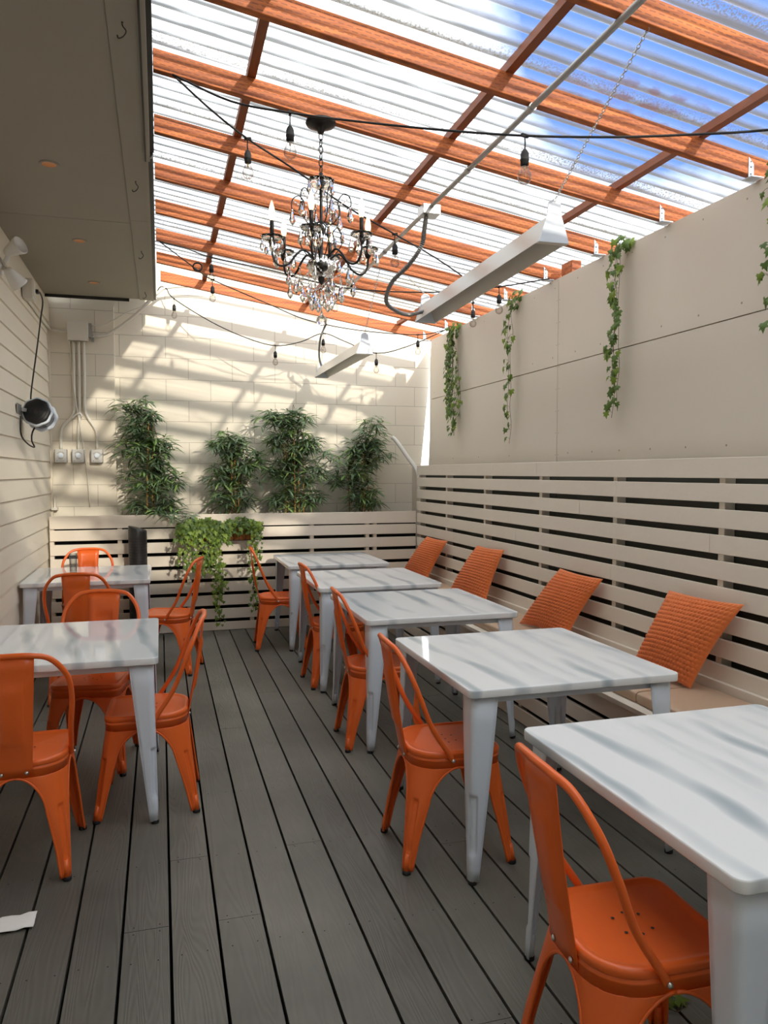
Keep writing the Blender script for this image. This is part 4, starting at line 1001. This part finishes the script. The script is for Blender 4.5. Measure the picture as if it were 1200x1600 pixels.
# ------------------------------------------------------------------ string lights
sock = MB(); sock.tube([(0, 0, 0), (.002, 0, -.03), (0, 0, -.058)], .003, 6)
sock.lathe([(.006, -.052), (.012, -.06), (.0165, -.072), (.0165, -.088), (.018, -.09), (.018, -.094), (.0165, -.096), (.0165, -.112), (.012, -.114)], 14, 0)
sock.box(-.016, .016, -.005, .005, -.006, .006)
bulbm = MB(); bulbm.lathe([(.011, -.112), (.013, -.122), (.021, -.138), (.0265, -.155), (.025, -.171), (.015, -.183), (1e-4, -.187)], 16, 0, caps=False)
fil = MB(); fil.lathe([(.004, -.112), (.004, -.130), (.001, -.134)], 8); fil.tube([(-.003, 0, -.132), (-.009, 0, -.158), (0, .003, -.150), (.009, 0, -.158), (.003, 0, -.132)], .0008, 4)
S0 = sock.build('socket', M['rubber']); B0 = bulbm.build('bulb', M['bulb_glass'], S0)
sM, bM, fM = S0.data, B0.data, fil.build('filament', M['filament']).data
for nm in ('filament', 'bulb', 'socket'):
    bpy.data.objects.remove(bpy.data.objects[nm])
def string(lab, pts, bulbs, hook=None):
    base = Vector(pts[0]); t = thing('string_light', lab, 'string light', tuple(base), 0, 'string lights under the roof')
    c = MB(); c.tube([p - base for p in curve(pts, 5)], .0048, 7); c.build('cable', M['cable'], t)
    for p in bulbs:
        s_ = bpy.data.objects.new('socket', sM); COL.objects.link(s_); s_.parent = t; s_.location = Vector(p) - base; s_.rotation_euler = (0, 0, R.uniform(0, 3))
        b2 = bpy.data.objects.new('bulb', bM); COL.objects.link(b2); b2.parent = s_
        f_ = bpy.data.objects.new('filament', fM); COL.objects.link(f_); f_.parent = s_
S1 = [(0.078, 3.563, 3.262), (0.309, 3.384, 3.099), (0.533, 3.209, 3.003), (0.789, 3.079, 2.944), (1.093, 2.936, 2.888), (1.387, 2.795, 2.843), (1.694, 2.652, 2.816), (1.944, 2.527, 2.804), (2.185, 2.404, 2.799), (2.60, 2.20, 2.82)]
S2 = [(0.078, 3.563, 3.262), (0.248, 3.667, 3.179), (0.423, 3.769, 3.113), (0.669, 3.902, 3.046), (0.984, 4.119, 2.967), (1.312, 4.280, 2.892), (1.745, 4.676, 2.872), (2.116, 5.092, 2.85), (2.35, 5.6, 2.83), (2.58, 6.15, 2.86)]
S3 = [(0.025, 6.030, 3.238), (0.208, 6.026, 3.205), (0.395, 6.021, 3.152), (0.842, 5.780, 3.020), (1.243, 5.551, 2.886), (1.559, 5.352, 2.825), (1.963, 5.128, 2.797), (2.266, 4.936, 2.809), (2.58, 4.807, 2.855)]
S4 = [(0.025, 6.030, 3.238), (0.326, 6.564, 3.182), (0.450, 6.736, 3.158), (0.932, 6.795, 2.996), (1.289, 6.894, 2.897), (1.780, 6.957, 2.842), (2.340, 6.897, 2.818), (2.600, 6.868, 2.87)]
S5 = [(-.02, 7.773, 3.218), (0.026, 7.755, 3.30), (0.084, 7.736, 3.285), (0.153, 7.710, 3.188), (0.488, 7.548, 2.958), (0.807, 7.447, 2.806), (1.069, 7.367, 2.733), (1.303, 7.301, 2.769), (1.508, 7.245, 2.848), (1.700, 7.132, 2.761), (1.963, 6.997, 2.645), (2.264, 6.914, 2.716), (2.600, 6.821, 2.868)]
string('string light running past the chandelier canopy to the right edge', S1, [S1[2], S1[5]])
string('string light passing through the chandelier arms and behind the long strip fixture', S2, [S2[2], S2[5], (2.33, 5.55, 2.832)])
string('string light strung between the middle rafters behind the chandelier', S3, [S3[2], S3[4], S3[7]])
string('string light just under the last rafter', S4, [S4[2], S4[6]])
string('string light drooping lowest in front of the block wall', S5, [S5[3], S5[6], S5[8], S5[10]])
b_ = MB()
for k in range(3): b_.tube([Vector((.312, 6.40, 3.17)) + Vector((.035 * cos(q), .008 * k - .008, .032 * sin(q))) for q in [2 * pi * j / 16 for j in range(16)]], .005, 6, closed=True)
tag(b_.build('cable_coil', M['cable']), 'small coil of spare black cable hanging under the left rafters', 'cable')

# ------------------------------------------------------------------ strip light fixtures
def strip(lab, x, y0, y1, z0, z1, hw, hh, near_top, far_top):
    t = thing('strip_light', lab, 'light fixture', (x, (y0 + y1) / 2, z0), 0, 'long strip fixtures hung on chains')
    L_ = (y1 - y0) / 2; dz = z1 - z0
    def Z(y): return dz * (y + L_) / (2 * L_)
    rows = []
    b_ = MB()
    prof = [(-hw, 0), (-hw * .42, hh * .60), (hw * .42, hh * .60), (hw, 0), (hw - .006, .001), (hw * .36, hh * .46), (-hw * .36, hh * .46), (-hw + .006, .001)]
    b_.grid([[(p, y, q + Z(y)) for p, q in prof] for y in (-L_ + .003, L_ - .003)], smooth=False, closed=True)
    b_.build('hood', M['fixture'], t)
    for y, yn in ((-L_, -1), (L_, 1)):
        e = MB(); poly = [(-hw - .003, -.004), (-hw * .50, hh * .62), (-hw * .42, hh * .92), (-hw * .18, hh), (hw * .18, hh), (hw * .42, hh * .92), (hw * .50, hh * .62), (hw + .003, -.004)]
        e.prism([(p, q + Z(y)) for p, q in poly], 1, y - .003, y + .003)
        e.build('end_cap', M['white_metal'], t)
        # lip at the bottom of the end
        e = MB(); e.box(-hw - .002, hw + .002, y - .002 if yn > 0 else y, y + .03 if yn < 0 else y + .002, -.006 + Z(y), -.002 + Z(y)); e.build('end_lip', M['fixture'], t)
    for y, top in ((-L_, near_top), (L_, far_top)):
        a = Vector((0, y, hh - .006 + Z(y))); b3 = Vector(top) - Vector((x, (y0 + y1) / 2, z0)); d = b3 - a; n = int(d.length / .018)
        c = MB()
        for k in range(n):
            p = a + d * ((k + .5) / n); u = d.normalized(); v = u.orthogonal().normalized() if k % 2 else u.cross(u.orthogonal()).normalized()
            c.tube([p + u * (.0125 * cos(q)) + v * (.006 * sin(q)) for q in [2 * pi * j / 8 for j in range(8)]], .0016, 4, closed=True)
        c.build('chain', M['steel'], t)
    return t
strip('long white strip fixture hung on chains near the right panel wall', 1.793, 3.30, 5.12, 2.612, 2.575, .075, .195, (1.60, 2.31, zb(1.6)), (1.80, 5.55, zb(1.8)))
strip('smaller white strip fixture hung low before the block wall', 1.560, 5.90, 7.58, 2.465, 2.475, .067, .16, (1.575, 5.51, zb(1.575)), (1.58, 7.40, zb(1.58)))
# conduit with box and flex
t = thing('conduit_run', 'grey metal conduit slung under the rafters with a junction box', 'conduit', (1.49, 4.2, zb(1.49)))
b_ = MB(); b_.tube([(0, -2.9, -.013), (0, 2.15, -.013)], .0125, 10)
for y in (-1.25, .9, -.58): b_.tube([(0, y - .02, -.013), (0, y + .02, -.013)], .0165, 10)
b_.build('pipe', M['galv'], t)
b_ = MB(); b_.box(-.052, .052, -.052, .052, -.058, -.004); bevel(b_.build('junction_box', M['steel'], t), .003)
def flex(name, lab, pts, r=.012):
    P = curve(pts, 22); b2 = MB(); b2.tube(P, [r * (.82 + .36 * (k % 2)) for k in range(len(P))], 8, smooth=False)
    return tag(b2.build(name, M['flex']), lab, 'conduit')
flex('flexible_conduit', 'ribbed flexible conduit looping from the junction box to the long strip fixture', [(1.475, 4.20, 3.0), (1.455, 4.18, 2.90), (1.43, 4.16, 2.80), (1.39, 4.27, 2.72), (1.35, 4.47, 2.665), (1.39, 4.72, 2.61), (1.50, 4.86, 2.585), (1.63, 5.0, 2.595), (1.752, 5.0, 2.625)])
flex('flexible_conduit', 'short ribbed conduit dropping to the smaller strip fixture', [(1.52, 7.16, 2.93), (1.50, 7.17, 2.88), (1.475, 7.22, 2.79), (1.50, 7.40, 2.66), (1.545, 7.5, 2.57)], .010)

# ------------------------------------------------------------------ soffit fittings
hk = MB(); hk.tube(curve([(0, 0, .01), (0, 0, -.012), (.012, 0, -.03), (.002, 0, -.05), (-.014, 0, -.058), (-.018, 0, -.048)], 5), .0022, 6); hk.disc((0, 0, -.001), (0, 0, -1), .005, 8)
hm = hk.build('ceiling_hook', M['black_iron'])
for i, (y, lb) in enumerate(((2.95, 'nearest the viewer'), (4.50, 'second from the viewer'), (5.88, 'third from the viewer'), (7.20, 'farthest, by the block wall'))):
    o = hm if i == 0 else hm.copy()
    if i: COL.objects.link(o)
    o.location = (-.105, y, 3.1215); tag(o, 'small black screw hook under the soffit edge, ' + lb, 'hook', 'hooks under the soffit edge')
def downlight():
    t = thing('recessed_light', 'x', 'light')
    b_ = MB(); b_.lathe([(.036, -.003), (.046, -.004), (.05, -.001), (.05, .002)], 24, caps=False); b_.build('trim_ring', M['soffit'], t)
    b_ = MB(); b_.lathe([(.036, -.003), (.030, .0), (.016, .0005), (1e-4, .0005)], 24, caps=False); b_.build('lamp', M['copper'], t); return t
d0 = downlight()
for i, (x, y, lb) in enumerate(((-.53, 4.40, 'copper coloured recessed light in the soffit nearest the viewer'), (-.51, 5.77, 'copper coloured recessed light in the soffit beyond the seam'), (-.51, 6.99, 'small recessed light in the soffit near the back wall'))):
    o = d0 if i == 0 else dup(d0)
    o.location = (x, y, 3.129); o['label'] = lb; o['group'] = 'recessed lights in the soffit'

# ------------------------------------------------------------------ left wall and pilaster fittings
t = thing('security_light', 'twin white floodlight heads high on the left siding wall', 'light', (WL + .016, 5.55, 2.86))
b_ = MB(); b_.lathe([(.055, 0), (.055, .018), (.03, .03)], 20, 0, mat=Matrix.Rotation(pi / 2, 3, 'Y')); b_.build('base_plate', M['white_plastic'], t)
for dy, dz, ax in ((-.14, .07, (.55, -.35, .25)), (-.15, -.07, (.50, .50, -.65))):
    d = Vector(ax).normalized(); q = d.to_track_quat('Z', 'Y').to_matrix()
    b_ = MB(); b_.tube([(.02, 0, 0), (.06, dy * .5, dz * .5), (.09, dy, dz)], .016, 8)
    b_.lathe([(.024, -.03), (.034, .0), (.038, .02), (.055, .075), (.058, .09), (.052, .091), (.046, .08), (1e-4, .075)], 22, 0, (.09, dy, dz), q); b_.build('lamp_head', M['white_plastic'], t)
t = thing('outlet_box', 'cream outlet box on the left siding wall with a black plug', 'outlet box', (WL + .016, 6.50, 2.93))
b_ = MB(); b_.box(0, .075, -.07, .07, -.075, .075); bevel(b_.build('housing', M['white_paint'], t), .006)
b_ = MB(); b_.box(.0755, .08, -.055, .055, -.06, .06); bevel(b_.build('cover', M['white_paint'], t), .003)
b_ = MB(); b_.tube(curve([(-.90, 6.56, 2.93), (-.89, 6.66, 2.945), (-.90, 6.88, 2.92), (-.93, 6.97, 2.80), (-.945, 6.85, 2.55), (-.945, 6.60, 2.28), (-.93, 6.36, 2.10), (-.91, 6.28, 2.03)], 6), .006, 7)
b_.tube(curve([(-.88, 6.42, 1.93), (-.92, 6.35, 1.84), (-.93, 6.36, 1.77), (-.93, 6.48, 1.725), (-.94, 6.25, 1.74), (-.95, 6.02, 1.80), (-.95, 6.02, 1.93)], 6), .006, 7)
b_.box(-.915, -.885, 6.53, 6.58, 2.917, 2.943)
tag(b_.build('power_cord', M['cable']), 'black power cord hanging down the left siding wall from the outlet box', 'cord')
t = thing('wall_speaker', 'round black device with clear scalloped housing on a left wall bracket', 'speaker', (-.875, 6.22, 1.985)); t.scale = (.86, .86, .86)
q = Vector((.12, 1, -.22)).normalized().to_track_quat('Z', 'Y').to_matrix()
b_ = MB(); b_.lathe([(1e-4, -.005), (.05, -.002), (.055, .002), (.10, .002), (.112, .012), (.112, .03)], 32, 0, (0, 0, 0), q, flute=(.03, 8), caps=False)
for rr in (.03, .06, .085): b_.tube([q @ Vector((rr * cos(a), rr * sin(a), -.004)) for a in [2 * pi * k / 28 for k in range(28)]], .002, 5, closed=True)
b_.build('front_face', M['black_plastic'], t)
b_ = MB(); b_.lathe([(.112, .02), (.126, .022), (.128, .04), (.112, .046)], 48, 0, (0, 0, 0), q, flute=(.035, 8)); b_.lathe([(.112, .185), (.126, .19), (.128, .205), (.10, .215)], 48, 0, (0, 0, 0), q, flute=(.035, 8))
b_.build('rim', M['white_metal'], t)
b_ = MB(); b_.lathe([(.105, .03), (.105, .21), (1e-4, .212)], 32, 0, (0, 0, 0), q, caps=False); b_.build('body', mat('smoky grey housing', (.10, .105, .10), .25), t)
b_ = MB(); b_.box(-.124, -.118, -.18, .02, -.03, .05); b_.bar((-.12, -.02, .01), (-.06, .06, .0), .03, .03); b_.build('bracket', M['galv'], t)
# junction box, conduits and switches on the pilaster (face at y=7.85)
YF = 7.85
t = thing('junction_box', 'cream square junction box on the pilaster below the soffit', 'junction box', (-.72, YF, 2.853))
b_ = MB(); b_.box(-.088, .088, -.075, -.001, -.085, .085); bevel(b_.build('housing', M['white_paint'], t), .004)
b_ = MB(); b_.box(-.093, .093, -.080, -.0755, -.09, .09); bevel(b_.build('cover', M['white_paint'], t), .002)
b_ = MB(); b_.lathe([(.016, 0), (.016, .035), (.02, .035), (.02, .05)], 12, 0, (.125, -.03, -.09)); b_.box(.09, .12, -.05, -.01, -.05, .08); b_.build('connector', M['galv'], t)
def pipe(name, lab, pts, r, m='white_paint', cat='conduit', grp=None):
    return tag((lambda mb: mb.build(name, M[m]))(MB().tube(curve(pts, 6), r, 9)), lab, cat, grp)
yp = YF - .016
G = 'conduits below the junction box'
pipe('conduit_pipe', 'left cream conduit bending from the junction box to the left switch', [(-.765, yp, 2.763), (-.767, yp, 2.45), (-.768, yp, 2.16), (-.79, yp, 2.06), (-.87, yp, 1.97), (-.893, yp, 1.88), (-.893, yp, 1.745)], .0135, grp=G)
pipe('conduit_pipe', 'middle cream conduit dropping straight from the junction box to a switch', [(-.72, yp, 2.763), (-.72, yp, 2.4), (-.725, yp, 2.1), (-.738, yp, 1.9), (-.740, yp, 1.745)], .0135, grp=G)
pipe('conduit_pipe', 'right cream conduit bending from the junction box to the right switch', [(-.675, yp, 2.763), (-.675, yp, 2.45), (-.677, yp, 2.17), (-.66, yp, 2.07), (-.59, yp, 1.95), (-.573, yp, 1.88), (-.573, yp, 1.745)], .0135, grp=G)
pipe('cable', 'thin cream cable hanging loose down the pilaster past the switches', [(-.80, yp, 2.763), (-.785, yp, 2.5), (-.755, yp - .02, 2.2), (-.735, yp - .02, 2.07), (-.71, yp - .02, 1.9), (-.685, yp - .012, 1.7), (-.665, yp, 1.5), (-.648, yp, 1.2)], .005, cat='cable')
pipe('conduit_pipe', 'cream conduit from the junction box to the left siding wall', [(-.808, yp, 2.847), (-.88, yp, 2.852), (-.955, yp, 2.862), (-.972, yp - .04, 2.868), (-.974, 7.2, 2.87), (-.974, 6.62, 2.88)], .0125)
pipe('conduit_pipe', 'thick cream conduit sweeping from the junction box up under the last rafter', [(-.60, yp, 2.818), (-.50, yp, 2.828), (-.413, yp - .02, 2.87), (-.240, 7.79, 3.00), (-.10, 7.76, 3.13), (.0, 7.75, 3.24), (.096, 7.75, 3.30), (.381, 7.76, 3.33), (.70, 7.77, 3.28), (1.1, 7.80, 3.21), (1.7, 7.83, 3.10)], .0145)
pipe('cable', 'thin cream cable rising from the junction box to the soffit corner', [(-.60, yp, 2.915), (-.50, yp, 2.93), (-.40, 7.81, 2.98), (-.269, 7.80, 3.06), (-.15, 7.80, 3.115), (-.06, 7.78, 3.20), (-.004, 7.77, 3.23)], .006, cat='cable')
pipe('white_tie', 'white loop tying the cables together above the switches', [(-.79, yp - .022, 2.035), (-.75, yp - .035, 2.075), (-.715, yp - .035, 2.085), (-.70, yp - .03, 2.06)], .008, 'white_plastic', 'cable tie')
def switch():
    t = thing('timer_switch', 'x', 'switch')
    b_ = MB(); b_.box(-.054, .054, -.07, -.001, -.060, .060); bevel(b_.build('housing', M['device'], t), .003)
    b_ = MB(); b_.box(-.050, .050, -.0745, -.0705, -.062, .062); bevel(b_.build('face_plate', mat('brushed plate', (.55, .55, .54), .35, .4), t), .002)
    b_ = MB(); b_.lathe([(.024, 0), (.024, .006), (.018, .012), (1e-4, .013)], 20, 0, (0, -.0748, .002), Matrix.Rotation(pi / 2, 3, 'X'), caps=False); b_.bar((-.014, -.089, -.010), (.014, -.089, .014), .008, .01, up=(0, 1, 0)); b_.build('knob', M['white_metal'], t)
    b_ = MB()
    for k in range(9):
        a = pi * (.2 + .6 * k / 8); b_.box(.036 * cos(a) - .002, .036 * cos(a) + .002, -.0756, -.0747, .036 * sin(a) - .002, .036 * sin(a) + .003)
    for k in range(6): b_.box(-.018 + k * .006, -.0145 + k * .006, -.0756, -.0747, -.032, -.026)
    b_.box(-.036, -.028, -.0756, -.0747, -.050, -.044)
    for k in range(7): b_.box(-.020 + k * .007, -.016 + k * .007, -.0756, -.0747, -.049, -.046)
    b_.build('dial_marks', M['ink'], t); return t
w0 = switch()
for i, (x, lb) in enumerate(((-.892, 'grey metal dial switch on the pilaster, left of three'), (-.740, 'grey metal dial switch on the pilaster, middle of three'), (-.573, 'grey metal dial switch on the pilaster, right of three'))):
    o = w0 if i == 0 else dup(w0)
    o.location = (x, YF, 1.685); o['label'] = lb; o['group'] = 'dial switches on the pilaster'
# plugs on the cable, corner bits
b_ = MB(); b_.box(-.985, -.93, 7.78, 7.845, 1.175, 1.20); b_.box(-.965, -.945, 7.80, 7.84, 1.20, 1.30)
tag(b_.build('corner_bracket', M['white_paint']), 'small cream bracket in the left corner at the top of the fence', 'bracket')
pipe('downpipe', 'white diagonal pipe between the block wall and the tall screen', [(2.36, 7.80, 1.90), (2.40, 7.78, 1.86), (2.50, 7.72, 1.70), (2.60, 7.65, 1.52), (2.61, 7.64, 1.3)], .022, 'white_plastic', 'pipe')

# ------------------------------------------------------------------ bits on the deck
b_ = MB(); rows = []
for i in range(13):
    y = lerp(-.045, .045, i / 12)
    rows.append([(lerp(-.13, .085, k / 8), y + .02 * (k / 8), .004 + .007 * abs(sin(k * 1.1 + i * .25)) + .003 * abs(sin(i * .9))) for k in range(9)])
b_.grid(rows); o = solid(b_.build('paper_slip', M['paper']), .0008); o.location = (-.515, 2.755, .0008); tag(o, 'crumpled white paper slip on the deck at the left edge', 'paper')
t = thing('fallen_sprig', 'fallen ivy sprig with wire stem on the deck below the nearest chair', 'leaf', (1.385, 1.80, .002))
b_ = MB(); b_.tube(curve([(-.08, .03, .004), (-.02, -.005, .006), (.0, -.02, .005), (.03, .0, .006), (.02, .03, .012)], 5), .0015, 5); b_.tube([(0, -.02, .005), (-.012, .02, .012)], .0013, 5); b_.build('stem', M['stem'], t)
b_ = MB(); ivy_leaf(b_, (-.012, .03, .014), .055, (.1, -.3, 1), (.4, -.3, 0)); ivy_leaf(b_, (.02, .02, .014), .05, (.1, -.2, 1), (.9, -.2, 0)); b_.build('foliage', M['leaf_bright'], t)

# ------------------------------------------------------------------ sky and sun
w = bpy.data.worlds.new('sky'); SC.world = w; w.use_nodes = True; nt = w.node_tree
bg = nt.nodes['Background']
tc = nt.nodes.new('ShaderNodeTexCoord')
d0v = Vector((.521, .682, .513)).normalized()       # centre of the clear patch of sky
dp = nt.nodes.new('ShaderNodeVectorMath'); dp.operation = 'DOT_PRODUCT'; nt.links.new(tc.outputs['Generated'], dp.inputs[0]); dp.inputs[1].default_value = d0v
nz = nt.nodes.new('ShaderNodeTexNoise'); nz.inputs['Scale'].default_value = 3.2; nz.inputs['Detail'].default_value = 7; nz.inputs['Roughness'].default_value = .55; nt.links.new(tc.outputs['Generated'], nz.inputs[0])
ma = nt.nodes.new('ShaderNodeMath'); ma.operation = 'MULTIPLY_ADD'; nt.links.new(nz.outputs[0], ma.inputs[0]); ma.inputs[1].default_value = .035; nt.links.new(dp.outputs['Value'], ma.inputs[2])
mr = nt.nodes.new('ShaderNodeMapRange'); nt.links.new(ma.outputs[0], mr.inputs[0]); mr.inputs[1].default_value = .984; mr.inputs[2].default_value = .998; mr.inputs[3].default_value = 0; mr.inputs[4].default_value = 1
mx = nt.nodes.new('ShaderNodeMix'); mx.data_type = 'RGBA'; nt.links.new(mr.outputs[0], mx.inputs[0])
mx.inputs[6].default_value = (.93, .97, 1.0, 1); mx.inputs[7].default_value = (.040, .118, .36, 1)
nt.links.new(mx.outputs[2], bg.inputs[0]); bg.inputs[1].default_value = 2.3
sun = bpy.data.lights.new('sun', 'SUN'); sun.energy = 3.8; sun.angle = radians(1.4); sun.color = (1, .90, .74)
so_ = bpy.data.objects.new('sun', sun); COL.objects.link(so_); so_.location = (4, -8, 8)
so_.rotation_euler = Vector((-.68, 2.5, -1.0)).to_track_quat('-Z', 'Y').to_euler()

# ------------------------------------------------------------------ camera
f = 1200.0
pch = math.atan(62 / f); psi = math.atan(350 / f * cos(pch))
Fw = Vector((sin(psi) * cos(pch), cos(psi) * cos(pch), -sin(pch))); Rt = Vector((cos(psi), -sin(psi), 0)); Up = Rt.cross(Fw)
cam = bpy.data.cameras.new('camera'); cam.sensor_fit = 'VERTICAL'; cam.sensor_height = 24; cam.sensor_width = 24; cam.lens = 24 * f / 1600; cam.clip_start = .02
co = bpy.data.objects.new('camera', cam); COL.objects.link(co)
mt = Matrix(((Rt.x, Up.x, -Fw.x), (Rt.y, Up.y, -Fw.y), (Rt.z, Up.z, -Fw.z))).to_4x4(); mt.translation = (0, 0, 1.53)
co.matrix_world = mt; SC.camera = co

vs_ = SC.view_settings
vs_.view_transform = 'Standard'; vs_.look = 'None'; vs_.gamma = 1; vs_.use_curve_mapping = False; vs_.exposure = 0.42
cy = SC.cycles
cy.max_bounces = 12; cy.diffuse_bounces = 6; cy.glossy_bounces = 6; cy.transmission_bounces = 10; cy.transparent_max_bounces = 24
cy.sample_clamp_indirect = 8; cy.caustics_reflective = False; cy.caustics_refractive = False
try: cy.use_denoising = True
except Exception: pass
